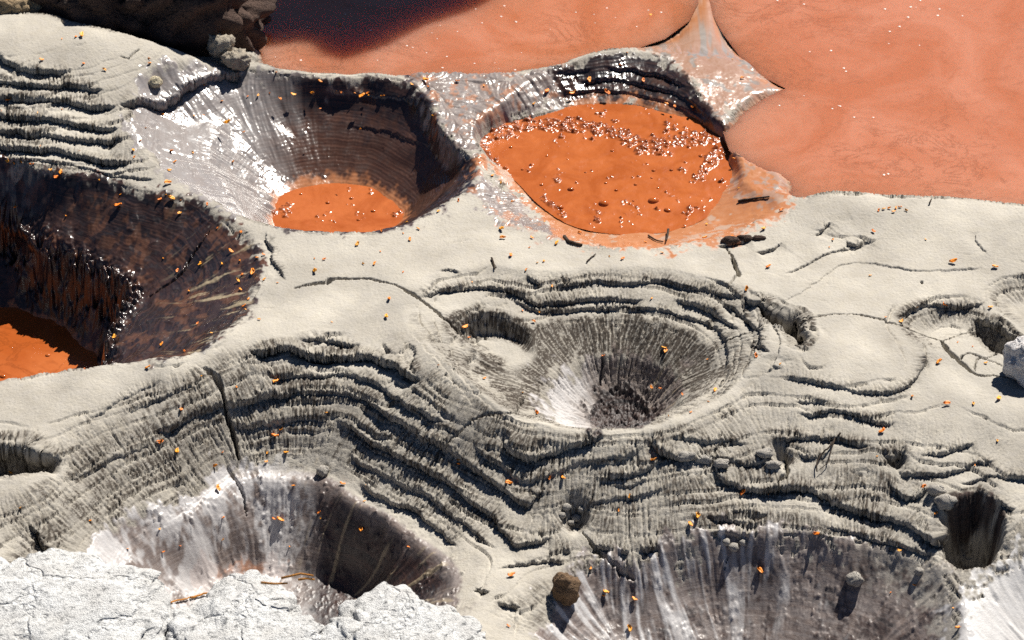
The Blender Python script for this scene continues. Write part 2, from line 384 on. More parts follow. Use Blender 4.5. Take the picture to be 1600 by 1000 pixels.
CRACKS = [(.011,.10,[(320,575),(333,585),(343,600),(348,623),(353,643),(361,666),(367,686),(372,714)]),
(.009,.08,[(461,450),(483,445),(510,441),(516,437),(573,436),(606,443),(636,455),(656,468),(680,486),(700,505),(720,523)]),
(.004,.04,[(673,722),(703,690),(726,668),(750,651),(773,648),(803,646),(813,630),(820,620)]),
(.009,.08,[(1134,386),(1146,406),(1154,432)]),(.005,.04,[(1150,430),(1138,447)]),
(.004,.03,[(1266,498),(1306,491),(1350,494),(1383,501),(1420,515),(1450,526),(1473,533)]),(.009,.07,[(1470,532),(1483,550),(1506,570),(1530,586),(1576,590),(1600,592)]),
(.004,.04,[(1120,546),(1146,528),(1175,514)]),(.006,.05,[(358,734),(370,753),(380,779),(384,805)]),
(.009,.08,[(908,832),(920,845),(933,859),(960,883),(990,908)]),(.006,.05,[(1136,870),(1134,880),(1132,890)]),
(.004,.03,[(820,760),(838,770),(850,762)]),(.006,.05,[(768,408),(772,418)]),
(.004,.03,[(1500,562),(1512,552),(1540,560),(1560,552)]),(.004,.03,[(1470,534),(1500,524),(1530,520)]),(.004,.03,[(1520,580),(1530,560),(1570,575)]),
(.005,.03,[(330,360),(310,385),(298,405),(285,425),(268,440),(235,462)]),
(.006,.04,[(190,88),(200,92),(215,78)]),(.007,.04,[(942,560),(941,580),(938,600)]),
(.006,.05,[(1225,722),(1230,738),(1215,750)]),(.004,.03,[(1118,700),(1128,690),(1140,705)]),(.006,.05,[(1440,440),(1441,442)])]
all_px += [smooth(c[2], False, 4) for c in CRACKS]
cat = np.vstack(all_px); dr = drape(cat)
k = 0
plan = []
for p in all_px:
    plan.append(dr[k:k + len(p), :2]); k += len(p)
def bbox(p, m):
    i0, i1 = np.searchsorted(XS, [p[:, 0].min() - m, p[:, 0].max() + m]); j0, j1 = np.searchsorted(YS, [p[:, 1].min() - m, p[:, 1].max() + m])
    return slice(max(j0, 0), min(j1, NY)), slice(max(i0, 0), min(i1, NX))
def clean(p):
    q = [p[0]]
    for a in p[1:]:
        if np.hypot(*(a - q[-1])) > .004: q.append(a)
    return np.array(q) if len(q) > 1 else p[:2]
FLW = np.full_like(H, .5); DROP = np.zeros_like(H); SHX = np.zeros_like(H); SHY = np.zeros_like(H)
WAND = gnoise(H.shape, 6, 60, beta=1.2) * .005 + FR * .0035
VARY = gnoise(H.shape, 20, 120, beta=1.2)
for (h, w, _), p in zip(LEDGES, plan[:len(LEDGES)]):
    p = clean(p)
    s = bbox(p, w * 4 + .05)
    X, Y = GX[s], GY[s]
    if X.size == 0: continue
    d, side, arc, L = seg_dist(p, X, Y, False)
    sg = d * side + WAND[s]
    fade = sstep(0, min(.14, L * .25), arc) * sstep(0, min(.14, L * .25), L - arc)
    hh = h * fade * (1 + .18 * VARY[s]).clip(.5, 1.4)
    hh = hh * (1.15 if h >= .055 or _[0][0] < 0 else .85)
    nx_, ny_ = seg_dist.normal
    o_ = .7 * hh * np.where(sg < 0, np.exp(np.minimum(sg, 0) / .05), 1 - sstep(0, .010, sg))
    fw = fade * min(1, h / .03)
    FLW[s] = np.where(sg < 0, np.maximum(FLW[s], .5 + .7 * fw * np.exp(np.minimum(sg, 0) / .07)), FLW[s] * (1 - .75 * fw * np.exp(-np.maximum(sg, 0) / .06)))
    SHX[s] += nx_ * o_; SHY[s] += ny_ * o_
    DROP[s] += hh * (-sstep(-.005, .009, sg) * np.exp(-np.maximum(sg, 0) / w) + .22 * np.exp(np.minimum(sg, 0) / .035) * (sg < 0))
H = H + DROP
CRK = np.zeros_like(H)
for (w, dp, _), p in zip(CRACKS, plan[len(LEDGES):]):
    p = clean(p)
    s = bbox(p, .1)
    d, side, arc, L = seg_dist(p, GX[s], GY[s], False)
    sg = np.abs(d * side + WAND[s] * .8)
    ww = 1.35 * w * (.5 + .5 * sstep(0, .15, arc) * sstep(0, .15, L - arc)) * (1 + .35 * VARY[s]).clip(.4, 1.6)
    CRK[s] = np.maximum(CRK[s], 1.8 * dp * (1 - sstep(ww * .75, ww * 1.35 + .002, sg)))

# ------------------------------------------------------------------ zones (materials) from outlines
def zone(px, soft=.05, wob=.06, onto=None):
    p3 = drape(smooth(px, True, 3)) if onto is None else None
    poly = p3[:, :2] if onto is None else at(smooth(px, True, 3), onto)
    r = np.zeros_like(H)
    s = bbox(poly, .4)
    X, Y = GX[s], GY[s]
    d = seg_dist(poly, X, Y, True)[0]
    d = np.where(inside(poly, X, Y), d, -d) + ZW[s] * wob
    r[s] = sstep(-soft, soft, d)
    return r
ZW = gnoise(H.shape, 5, 80, beta=1.1)
Z = {}
Z['A'] = zone(RIM_A, .04, .05, 0)
Z['B'] = zone([(858,112),(900,102),(985,84),(1042,99),(1078,130),(1103,165),(1132,205),(1150,245),(1120,232),(1080,200),(1020,178),(960,168),(900,172),(880,150)], .03, .04)
Z['C'] = zone(RIM_C, .04, .05, 0)
Z['E'] = zone(LIP_E, .03, .04, -.45)
Z['F'] = zone(LIP_F, .05, .07, -.42)
Z['Din'] = zone(IN_D, .05, .06, -.36)
Z['Dbot'] = zone([(928,628),(945,612),(985,606),(1020,618),(1036,640),(1005,665),(950,672),(928,668)], .03, .04)
Z['saddle'] = zone([(640,118),(800,114),(900,104),(880,160),(800,190),(745,225),(745,260),(800,300),(850,340),(900,378),(840,365),(780,340),(745,300),(735,250),(690,205),(670,165)], .05, .06)
Z['tongue'] = zone([(985,84),(1040,46),(1080,15),(1098,-40),(1110,-40),(1135,40),(1190,104),(1232,123),(1150,162),(1130,190),(1145,222),(1225,262),(1225,300),(1180,345),(1150,290),(1150,240),(1105,165),(1078,130),(1042,99)], .04, .03, -.03)
Z['flatB'] = zone([(760,250),(800,290),(850,350),(900,378),(960,388),(1050,387),(1130,376),(1190,350),(1240,318),(1215,290),(1160,240),(1130,215)], .05, .06)
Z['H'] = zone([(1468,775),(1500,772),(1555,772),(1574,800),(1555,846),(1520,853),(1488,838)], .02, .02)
Z['white'] = zone([(1500,930),(1560,890),(1700,830),(1800,1100),(1510,1100)], .06, .08)
Z['Ealong'] = zone([(360,722),(420,714),(480,712),(530,724),(575,757),(626,786),(672,815),(722,852),(750,890),(742,935),(716,935),(718,895),(692,858),(650,826),(606,796),(558,766),(523,746),(478,730),(420,726)], .02, .015)
Z['cave'] = zone([(310,905),(340,880),(375,868),(405,866),(440,885),(440,900),(360,905),(330,925)], .02, .03)

# ------------------------------------------------------------------ fluting that follows the fall of the mud (streaks integrated along the slope)
def grad(a):
    gy = np.gradient(a, YS, axis=0); gx = np.gradient(a, XS, axis=1)
    return gx, gy
HS = blur(HB + blur(DROP, 2), 4)
gx, gy = grad(HS)
sl = np.hypot(gx, gy) + 1e-6
hx, hy = grad(blur(HB, 10)); hs = np.hypot(hx, hy) + 1e-6
# direction in cells per step, mixed fine + broad so streaks stay coherent
ux = (gx / sl * .5 + hx / hs * .5) / .0072; uy = (gy / sl * .5 + hy / hs * .5) / .0092
nm = np.hypot(ux, uy) + 1e-6; ux /= nm; uy /= nm
JJ, II = np.meshgrid(np.arange(NX, dtype=np.float32), np.arange(NY, dtype=np.float32))
def lic(src, steps):
    acc = src.copy(); wsum = 1.0
    for sg in (1, -1):
        jx, iy = JJ.copy(), II.copy()
        for kk in range(steps):
            a = np.clip(np.rint(iy), 0, NY - 1).astype(np.int32); b = np.clip(np.rint(jx), 0, NX - 1).astype(np.int32)
            jx += sg * ux[a, b]; iy += sg * uy[a, b]
            a = np.clip(np.rint(iy), 0, NY - 1).astype(np.int32); b = np.clip(np.rint(jx), 0, NX - 1).astype(np.int32)
            acc += src[a, b]; wsum += 1
    return acc / acc.std()
S1 = lic(gnoise(H.shape, .55, 6, beta=0), 3)
S2 = lic(gnoise(H.shape, .9, 8, beta=.2), 10)
S3 = lic(gnoise(H.shape, 3.5, 40, beta=.8), 28)
WETZ = np.clip(Z['A'] + Z['B'] + Z['C'] + Z['E'] + Z['F'] + Z['saddle'] + Z['tongue'] + Z['flatB'] + Z['white'] + Z['Dbot'], 0, 1)
Z['banktop'] = zone([(-100,20),(0,28),(100,40),(200,58),(380,98),(300,118),(250,150),(190,140),(110,108),(40,100),(-100,70)], .04, .03)
amt = sstep(.12, .42, sl) * (1 - WETZ) * (1 - .85 * Z['banktop']) * (1 - .9 * Z['Ealong'])
patch = sstep(-1.0, .8, gnoise(H.shape, 10, 150, beta=1.1))
FL = S1 * .55 + S2 * .75
S5 = lic(gnoise(H.shape, 2.0, 20, beta=.6), 14)
FLUTE = -sstep(.3, 1.8, S5) * .022 - sstep(.1, 1.6, S2 * .9 + S1 * .42) * .036 + .005 + FR * .0015
Z['steep'] = sstep(.45, .8, sl)
H = H + amt * np.maximum(FLW, .75 * Z['steep']) * (.3 + .7 * patch) * FLUTE * .8
S4 = lic(gnoise(H.shape, .9, 9, beta=.3), 5)
Z['D2'] = zone([(705,505),(725,492),(765,490),(805,505),(826,522),(815,535),(770,522),(735,522)], .03, .03)
Z['Dwall'] = zone([(745,580),(800,530),(860,505),(950,490),(1040,500),(1110,545),(1120,590),(1080,625),(1060,600),(1010,570),(950,560),(890,575),(850,610),(820,640)], .05, .05)
wav = gnoise(H.shape, 25, 200, beta=1.4)
brk = sstep(-.7, .5, gnoise(H.shape, 12, 110, beta=1.2))
def terrace(stp, ph): 
    zz = blur(HB, 3); zz = zz + .014 * np.sin(zz * 41) + .010 * np.sin(zz * 83 + 1 + GX * .8)
    f = ((zz + wav * .006 + FR * .0008) / stp + ph) % 1
    return -(f - .5)
Z['Dall'] = zone(MID_D, .06, .03, -.14)
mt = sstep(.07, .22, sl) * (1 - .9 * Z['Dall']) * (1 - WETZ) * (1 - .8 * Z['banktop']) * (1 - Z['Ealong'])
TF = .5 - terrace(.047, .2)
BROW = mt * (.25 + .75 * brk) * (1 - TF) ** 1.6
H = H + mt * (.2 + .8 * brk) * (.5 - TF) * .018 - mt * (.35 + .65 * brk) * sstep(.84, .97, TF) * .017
SHADE_STAIN = np.clip(amt * .26 * sstep(.2, .55, sl) * (.5 + .5 * sstep(-.8, .8, ZW)) + amt * sstep(.25, .6, sl) * sstep(-.9, .9, ZW + .6 * VARY) * sstep(.0, 1.0, S4) * .6 + BROW * np.maximum(amt, .4 * mt) * 1.1 * sstep(-1.4, .6, S4) + amt * np.maximum(Z['Dwall'], Z['D2']) * sstep(-1.3, .2, S4) * 1.1, 0, 1)  # shade of steep slopes and ledge brows painted dark, with brown mud streaks
# wet crater walls: broad soft flutes, fine strata
wall = sstep(.2, .6, sl) * WETZ
H = H + wall * (S3 * .0045 * (.25 + .75 * patch) + S2 * .0004) * (1 - .7 * Z['A'] * sstep(-.35, .25, GX - at([(470, 240)], -.3)[0, 0])) * (1 - .7 * Z['C'])
RG = np.clip(Z['C'] + Z['Dbot'] + 1.0 * Z['F'] + .7 * Z['E'] + .3 * Z['A'], 0, 1)
rough = gnoise(H.shape, 2, 24, beta=1.0)
lump = np.maximum(gnoise(H.shape, 4, 40, beta=1.0), 0)
H = H + RG * (rough * .0006 + lump * .0035 * sstep(-.5, .8, ZW)) + Z['Dbot'] * (np.abs(rough) * .012 - lump * .012)
step = .017
tri = np.abs(((HB + S3 * .002) / step) % 1 - .5) * 2
H = H + (Z['A'] + Z['B'] + .8 * Z['E'] + .9 * Z['C']).clip(0, 1) * sstep(.2, .6, sl) * (tri - .5) * .0036 * (1 - .8 * Z['A'] * sstep(-.1, .5, -(GX - at([(490, 230)], -.2)[0, 0])))
H = H + gnoise(H.shape, 1.8, 10, beta=.6) * .0008 * (1 - .85 * WETZ)
# crumbly broken edge of the overhanging wall in the left pit
edge = at(smooth(EDGE_C, True, 4), -.47)
s_ = bbox(edge, .3)
de = seg_dist(edge, GX[s_], GY[s_], True)[0]
H[s_] += np.exp(-(de / .11) ** 2) * (gnoise(H.shape, 5, 50, beta=1.1)[s_] * .05 + rough[s_] * .004 + lump[s_] * .02)
H = H - CRK
# ripples on the wet spit
H = H + Z['tongue'] * (np.sin((HB * 95 + S3 * .5 + GX * 18 + ZW)) * .0016 + rough * .0003) + Z['saddle'] * (S3 * .004 + rough * .0004 + np.sin(HB * 120 + GY * 26 + S3 * .8 + ZW) * .0016)
crust = np.maximum(gnoise(H.shape, 2.5, 22, beta=.8), 0) * sstep(.0, .8, gnoise(H.shape, 12, 120, beta=1.2))
H = H + (.8 * Z['E'] + .45 * Z['F'] + .22 * Z['A']).clip(0, 1) * crust * .009
H = H.astype(np.float64)

def top_z(x, y): return float(lookup(H, np.array([x]), np.array([y]))[0])
def land_at(px):
    """points on the finished ground for photograph pixels"""
    global HB
    keep, HB = HB, H
    r = drape(px); HB = keep
    return r

# ------------------------------------------------------------------ material helpers
def new_mat(name):
    m = bpy.data.materials.new(name); m.use_nodes = True
    nt = m.node_tree
    return m, nt, nt.nodes["Principled BSDF"]
class NB:
    def __init__(s, nt): s.nt = nt
    def n(s, t, **kw):
        nd = s.nt.nodes.new(t)
        for k, v in kw.items(): setattr(nd, k, v)
        return nd
    def link(s, a, b): s.nt.links.new(a, b)
    def mix(s, f, a, b, blend='MIX'):
        m = s.n("ShaderNodeMix", data_type='RGBA', blend_type=blend)
        for sock, v in ((m.inputs[0], f), (m.inputs[6], a), (m.inputs[7], b)):
            if isinstance(v, (int, float)): sock.default_value = v
            elif isinstance(v, tuple): sock.default_value = (*v, 1)
            else: s.link(v, sock)
        return m.outputs[2]
    def math(s, op, a, b=0.0, clamp=False):
        m = s.n("ShaderNodeMath", operation=op, use_clamp=clamp)
        for sock, v in zip(m.inputs, (a, b)):
            if isinstance(v, (int, float)): sock.default_value = v
            else: s.link(v, sock)
        return m.outputs[0]
    def noise(s, scale, detail=4, rough=.55, vec=None, dist=0):
        t = s.n("ShaderNodeTexNoise"); t.inputs["Scale"].default_value = scale; t.inputs["Detail"].default_value = detail
        t.inputs["Roughness"].default_value = rough; t.inputs["Distortion"].default_value = dist
        if vec is not None: s.link(vec, t.inputs["Vector"])
        return t.outputs[0]
    def ramp(s, f, stops):
        r = s.n("ShaderNodeValToRGB"); s.link(f, r.inputs[0])
        e = r.color_ramp.elements
        while len(e) > 1: e.remove(e[0])
        e[0].position = stops[0][0]; e[0].color = (*stops[0][1], 1) if isinstance(stops[0][1], tuple) else (stops[0][1],) * 3 + (1,)
        for p, c in stops[1:]:
            x = e.new(p); x.color = (*c, 1) if isinstance(c, tuple) else (c, c, c, 1)
        return r.outputs[0]
    def attr(s, name):
        a = s.n("ShaderNodeAttribute"); a.attribute_name = name
        sp = s.n("ShaderNodeSeparateColor"); s.link(a.outputs["Color"], sp.inputs[0])
        return sp.outputs
def tag(o, label=None, cat=None, group=None, kind=None):
    if label: o["label"] = label
    if cat: o["category"] = cat
    if group: o["group"] = group
    if kind: o["kind"] = kind
    return o

# ------------------------------------------------------------------ ground material
def ground_material():
    m, nt, b = new_mat("drying_mud")
    q = NB(nt)
    geo = q.n("ShaderNodeNewGeometry")
    pos = geo.outputs["Position"]
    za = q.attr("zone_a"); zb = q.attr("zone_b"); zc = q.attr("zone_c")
    dark, grey, orange = za[0], za[1], za[2]
    white, streak, wet = zb[0], zb[1], zb[2]
    mp = q.n("ShaderNodeMapping"); mp.inputs["Scale"].default_value = (.7, .7, 26); q.link(pos, mp.inputs[0])
    strata = q.noise(1.0, 5, .65, mp.outputs[0])
    n1 = q.noise(1.6, 5, .6, pos); n2 = q.noise(14, 4, .6, pos); n3 = q.noise(90, 3, .6, pos)
    dry = q.mix(q.ramp(n1, [(.3, 0.0), (.7, 1.0)]), (.35, .32, .27), (.55, .51, .435))
    dry = q.mix(q.math('MULTIPLY', q.ramp(n2, [(.35, 0.0), (.75, 1.0)]), .35), dry, (.46, .44, .42))
    dry = q.mix(q.math('MULTIPLY', q.ramp(n3, [(.5, 0.0), (.8, 1.0)]), .35), dry, (.30, .27, .24))
    dk = q.ramp(strata, [(.30, (.010, .008, .010)), (.44, (.022, .016, .018)), (.50, (.065, .036, .030)), (.55, (.018, .014, .016)), (.64, (.048, .030, .028)), (.70, (.018, .014, .016)), (.8, (.08, .046, .036))])
    dk = q.mix(q.math('MULTIPLY', q.ramp(n1, [(.48, 0.0), (.72, 1.0)]), .4), dk, (.085, .036, .02))
    dk = q.mix(q.math('MULTIPLY', q.ramp(n2, [(.5, 0.0), (.72, 1.0)]), .5), dk, (.032, .034, .038))
    gr = q.ramp(strata, [(.3, (.15, .115, .10)), (.45, (.30, .255, .235)), (.55, (.20, .155, .135)), (.65, (.33, .28, .255)), (.78, (.42, .375, .35))])
    gr = q.mix(q.math('MULTIPLY', q.ramp(n2, [(.45, 0.0), (.7, 1.0)]), .6), gr, (.15, .13, .13))
    og = q.mix(n2, (.40, .135, .045), (.52, .25, .13))
    wh = q.mix(n2, (.55, .53, .52), (.74, .73, .73))
    n0 = q.noise(.8, 6, .65, pos, .6)
    dry = q.mix(q.math('MULTIPLY', q.ramp(n0, [(.50, 0.0), (.68, 1.0)]), .45), dry, (.27, .255, .23))
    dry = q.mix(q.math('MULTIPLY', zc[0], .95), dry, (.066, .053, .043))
    c = q.mix(grey, dry, gr)
    c = q.mix(dark, c, dk)
    c = q.mix(orange, c, og)
    c = q.mix(white, c, wh)
    c = q.mix(q.math('MULTIPLY', streak, .8), c, (.42, .34, .22))
    q.link(c, b.inputs["Base Color"])
    r = q.math('ADD', q.math('MULTIPLY', wet, -.70), .92)
    r = q.math('ADD', r, q.math('MULTIPLY', q.math('SUBTRACT', n2, .5), .35), clamp=True)
    q.link(r, b.inputs["Roughness"])
    q.link(q.math('ADD', q.math('MULTIPLY', wet, .55), .15), b.inputs["Specular IOR Level"])
    bp_ = q.n("ShaderNodeBump"); bp_.inputs["Strength"].default_value = .5; bp_.inputs["Distance"].default_value = .012
    hgt = q.math('ADD', q.noise(60, 5, .65, pos), q.math('MULTIPLY', strata, q.math('MULTIPLY', dark, .9)))
    q.link(hgt, bp_.inputs["Height"]); q.link(q.math('SUBTRACT', .5, q.math('MULTIPLY', wet, .40)), bp_.inputs["Strength"])
    q.link(bp_.outputs[0], b.inputs["Normal"])
    return m
MUD = ground_material()

# zone values per point
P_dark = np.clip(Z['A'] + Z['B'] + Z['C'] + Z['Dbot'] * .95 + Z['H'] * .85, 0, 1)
shade_e = sstep(-.15, .2, GX - at([(470, 800)], -.6)[0, 0] + ZW * .05)  # sun and shade divide of crater E painted into its mud, right half dark
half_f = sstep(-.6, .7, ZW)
P_dark = np.clip(P_dark + Z['E'] * shade_e * (1 - Z['Ealong']) * (.35 + .65 * sstep(-.52, -.66, HB + ZW * .03)) + Z['F'] * (.12 + .62 * half_f * sstep(-.8, .9, gnoise(H.shape, 4, 60, beta=1.0))), 0, 1)
def lip_dist(poly):
    r = np.zeros_like(H); s = bbox(poly, .1)
    r[s] = np.maximum(sdist(poly, GX[s], GY[s]), 0); return r
LE, LF = lip_dist(cE[0]), lip_dist(cF[0])
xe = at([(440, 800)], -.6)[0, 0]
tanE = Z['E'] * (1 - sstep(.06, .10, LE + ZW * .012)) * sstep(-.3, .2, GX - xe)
greyE = Z['E'] * (1 - sstep(.12, .17, LE + ZW * .02)) * shade_e
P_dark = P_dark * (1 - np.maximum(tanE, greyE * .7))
P_dark = P_dark * (1 - Z['F'] * (1 - sstep(.06, .2, LF + ZW * .06)) * .7)
xf = at([(1330, 900)], -.6)[0, 0]
tanF = Z['F'] * (1 - sstep(.12, .26, LF + ZW * .05)) * sstep(-.1, .4, GX - xf)
# left flank of pit A lightened in colour, standing in for its sunlit sheen
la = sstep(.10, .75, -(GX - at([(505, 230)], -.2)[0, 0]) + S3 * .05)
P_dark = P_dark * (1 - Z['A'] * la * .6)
P_grey = np.clip(Z['E'] + Z['F'] + Z['Din'] * .8 + Z['saddle'] + Z['A'] + Z['tongue'] * .7, 0, 1) * (1 - Z['Ealong']) * (1 - np.maximum(tanE, tanF * .8))
HLUMP = np.maximum(gnoise(H.shape, 3, 26, beta=.8), 0) * sstep(-.2, .9, gnoise(H.shape, 10, 120, beta=1.2))
spl = sstep(.3, 1.3, gnoise(H.shape, 6, 90, beta=1.1))
P_or = np.clip(Z['flatB'] * 1.0 * (1 - .5 * spl) + Z['tongue'] * .5 * (1 - spl) + Z['saddle'] * spl * .6 + Z['C'] * spl * .15, 0, 1) * (1 - Z['B'] * .9)
SD = upsample(sd)
band = .55 * (1 - sstep(.0, .05, H - WATER + ZW * .012)) * (1 - sstep(.08, .2, SD)) + Z['A'] * (1 - sstep(.015, .06, H - ZA + ZW * .015)) + Z['C'] * (1 - sstep(.01, .04, H - ZC + ZW * .02)) + Z['B'] * (1 - sstep(.01, .05, H - ZB + ZW * .015))
P_or = P_or + Z['A'] * (1 - la) * sstep(-.12, -.36, HB + ZW * .05) * .1
P_or = np.clip(P_or + Z['cave'] * .6 + band.clip(0, 1) * .85, 0, 1)
P_white = (1 - .85 * tanE) * (Z['F'] * sstep(-.4, 1.2, S3) * .85 * sstep(-.1, 1.3, at([(1300, 900)], -.6)[0, 0] - GX + ZW * .2) + Z['E'] * (1 - shade_e) * sstep(-1.4, .4, ZW + .5 * VARY) * .75 + Z['Din'] * sstep(-.05, .25, at([(935, 620)], -.35)[0, 0] - GX + S3 * .04) * .7 * (1 - Z['Dbot']) + Z['A'] * la * .25) + Z['white'] * .8  # left crater walls whitened in colour for sunlight and glare, plus pale streaks
dd = sstep(.15, .35, sl)
lx = sstep(.9, 2.0, S3) * dd
P_str = np.clip(lx * Z['C'] * sstep(-.0, .5, GX - at([(230, 470)], -.3)[0, 0]) + lx * Z['E'] * shade_e * .6 + Z['Din'] * lx * sstep(0, .2, GX - at([(1000, 620)], -.3)[0, 0]), 0, 1)
P_wet = np.clip(Z['A'] + Z['B'] + Z['C'] * .95 + Z['E'] * .7 * (1 - Z['Ealong']) * (1 - .8 * tanE) + Z['F'] * .7 + Z['saddle'] * .9 + Z['tongue'] + Z['flatB'] * .9 + Z['white'] * .6 + Z['Dbot'] * .5, 0, 1)

def attr_col(me, name, idx, *ch):
    a = me.attributes.new(name, 'FLOAT_COLOR', 'POINT')
    v = np.ones((len(idx), 4), np.float32)
    for i, c in enumerate(ch): v[:, i] = c.ravel()[idx]
    a.data.foreach_set("color", v.ravel())
VID = np.arange(NX * NY).reshape(NY, NX)
QUADS = np.stack([VID[:-1, :-1], VID[:-1, 1:], VID[1:, 1:], VID[1:, :-1]], -1).reshape(-1, 4)
VERTS = np.stack([GX + SHX, GY + SHY, H], -1).reshape(-1, 3).astype(np.float32)
def sheet(name, faces, parent=None):
    idx, inv = np.unique(faces, return_inverse=True)
    inv = inv.reshape(faces.shape).astype(np.int32)
    me = bpy.data.meshes.new(name)
    me.vertices.add(len(idx)); me.vertices.foreach_set("co", VERTS[idx].ravel())
    me.loops.add(inv.size); me.loops.foreach_set("vertex_index", inv.ravel())
    me.polygons.add(len(inv)); me.polygons.foreach_set("loop_start", np.arange(0, inv.size, 4, dtype=np.int32))
    me.polygons.foreach_set("loop_total", np.full(len(inv), 4, np.int32))
    me.update(calc_edges=True)
    me.polygons.foreach_set("use_smooth", np.ones(len(inv), bool))
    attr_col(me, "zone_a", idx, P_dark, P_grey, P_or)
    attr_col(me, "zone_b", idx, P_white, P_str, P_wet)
    attr_col(me, "zone_c", idx, SHADE_STAIN, P_str, P_wet)
    me.materials.append(MUD)
    o = bpy.data.objects.new(name, me); coll.objects.link(o)
    if parent: o.parent = parent
    return o
ccx = (GX[:-1, :-1] + GX[1:, 1:]).ravel() / 2; ccy = (GY[:-1, :-1] + GY[1:, 1:]).ravel() / 2
owner = np.zeros(len(QUADS), int)
BLOCK = [(-400,-20),(0,28),(60,28),(130,50),(200,60),(260,75),(275,110),(230,150),(200,185),(210,262),(140,262),(0,240),(-400,240)]
REG = [("crater", cA[0], "wet brown banded crater with small orange pool at its bottom"),
       ("crater", cB[0], "broad shallow crater filled by the bubbling orange pool"),
       ("crater", cC[0], "deep dark brown pit with a broken overhanging wall"),
       ("crater", cD[0], "grey ringed crater with black rubble at its bottom"),
       ("crater", cD2[0], "small oval hollow beside the ringed grey crater"),
       ("crater", cE[0], "crater half pale and half dark behind the white rocks"),
       ("crater", cF[0], "wide streaked brown crater cut by the lower edge"),
       ("crater", cH[0], "small black shadowed hole in the grey terraces"),
       ("terrace_bank", drape(smooth(BLOCK, True, 3))[:, :2], "grey mud bank stepped by dark parallel ledges"),
       ("mud_spit", at(smooth([(985,84),(1040,44),(1080,12),(1094,-60),(1112,-60),(1135,36),(1190,102),(1235,123),(1150,160),(1128,190),(1103,160),(1078,128),(1042,98)], True, 3), -.03), "pale wet mud spit between the two large pools")]
for i, (nm_, poly, lb) in enumerate(REG):
    s = (ccx > poly[:, 0].min()) & (ccx < poly[:, 0].max()) & (ccy > poly[:, 1].min()) & (ccy < poly[:, 1].max())
    ii = np.nonzero(s)[0]
    ins = inside(poly, ccx[ii], ccy[ii])
    owner[ii[ins]] = i + 1
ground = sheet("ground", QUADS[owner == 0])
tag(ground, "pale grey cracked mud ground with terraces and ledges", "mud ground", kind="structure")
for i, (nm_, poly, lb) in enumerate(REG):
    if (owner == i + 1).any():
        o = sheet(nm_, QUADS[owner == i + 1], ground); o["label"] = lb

# ------------------------------------------------------------------ pools of orange mud
def pool_material(name, c1, c2, rough, sss=0.0):
    m, nt, b = new_mat(name); q = NB(nt)
    pos = q.n("ShaderNodeNewGeometry").outputs["Position"]
    sw = q.noise(.9, 6, .6, pos, 1.2); sw2 = q.noise(5, 4, .6, pos, 1.5)
    c = q.mix(q.ramp(sw, [(.38, 0.0), (.62, 1.0)]), c1, c2)
    c = q.mix(q.math('MULTIPLY', q.ramp(sw2, [(.56, 0.0), (.7, 1.0)]), .35), c, tuple(x * .7 for x in c1))
    st = q.noise(1.7, 7, .7, pos, 2.0); big = q.noise(.6, 3, .5, pos)
    vein = q.ramp(st, [(.47, 0.0), (.50, 1.0), (.53, 0.0)])
    c = q.mix(q.math('MULTIPLY', q.math('MULTIPLY', vein, q.ramp(big, [(.45, 0.0), (.6, 1.0)])), .55), c, tuple(x * .55 for x in c1))
    q.link(c, b.inputs["Base Color"])
    b.inputs["Roughness"].default_value = rough
    b.inputs["IOR"].default_value = 1.36
    if sss:
        b.subsurface_method = 'BURLEY'
        b.inputs["Subsurface Weight"].default_value = sss
        b.inputs["Subsurface Radius"].default_value = (1, .5, .3)
        b.inputs["Subsurface Scale"].default_value = .8
    bm_ = q.n("ShaderNodeBump"); bm_.inputs["Strength"].default_value = .12; bm_.inputs["Distance"].default_value = .01
    q.link(q.math('ADD', sw2, q.noise(30, 3, .6, pos)), bm_.inputs["Height"]); q.link(bm_.outputs[0], b.inputs["Normal"])
    return m
POOL_REAR = pool_material("milky_orange_mud", (.41, .132, .062), (.48, .188, .11), .2, 1.0)
POOL_PIT = pool_material("orange_mud", (.38, .088, .018), (.47, .13, .035), .12)
def flat_pool(name, poly, z, mat, label):
    me = bpy.data.meshes.new(name)
    me.from_pydata([(x, y, z) for x, y in poly], [], [list(range(len(poly)))])
    o = bpy.data.objects.new(name, me); coll.objects.link(o); me.materials.append(mat)
    nrm = me.polygons[0].normal.z
    if nrm < 0: me.flip_normals()
    return tag(o, label, "mud pool", kind="structure")
shore = [tuple(p) for p in land]
iL, iR = LAND.index((378, 100)), LAND.index((1092, -10))
jL, jR = LAND.index((1106, -5)), LAND.index((2200, 345))
flat_pool("mud_pool", [(-40, 5.0), (shore[iL][0] - .9, 4.6), (shore[iL][0] - .3, shore[iL][1] + .1)] + shore[iL:iR + 1] + [(shore[iR][0] + .05, 60), (-40, 60)], WATER, POOL_REAR, "orange mud pool with a dark shadow behind the banded crater")
flat_pool("mud_pool", shore[jL:jR + 1] + [(40, shore[jR][1]), (40, 60), (shore[jL][0] - .05, 60)], WATER, POOL_REAR, "large pale orange mud pool beyond the grey crest")
def pit_pool(px, z, label, grow):
    p = at(smooth(px, True, 4), z); c = p.mean(0)
    return flat_pool("mud_pool", [tuple(c + (a - c) * grow) for a in p], z + .012, POOL_PIT, label)
pc = pit_pool(POOL_C, ZC, "half shaded orange mud pool under the broken overhang", 1.12)


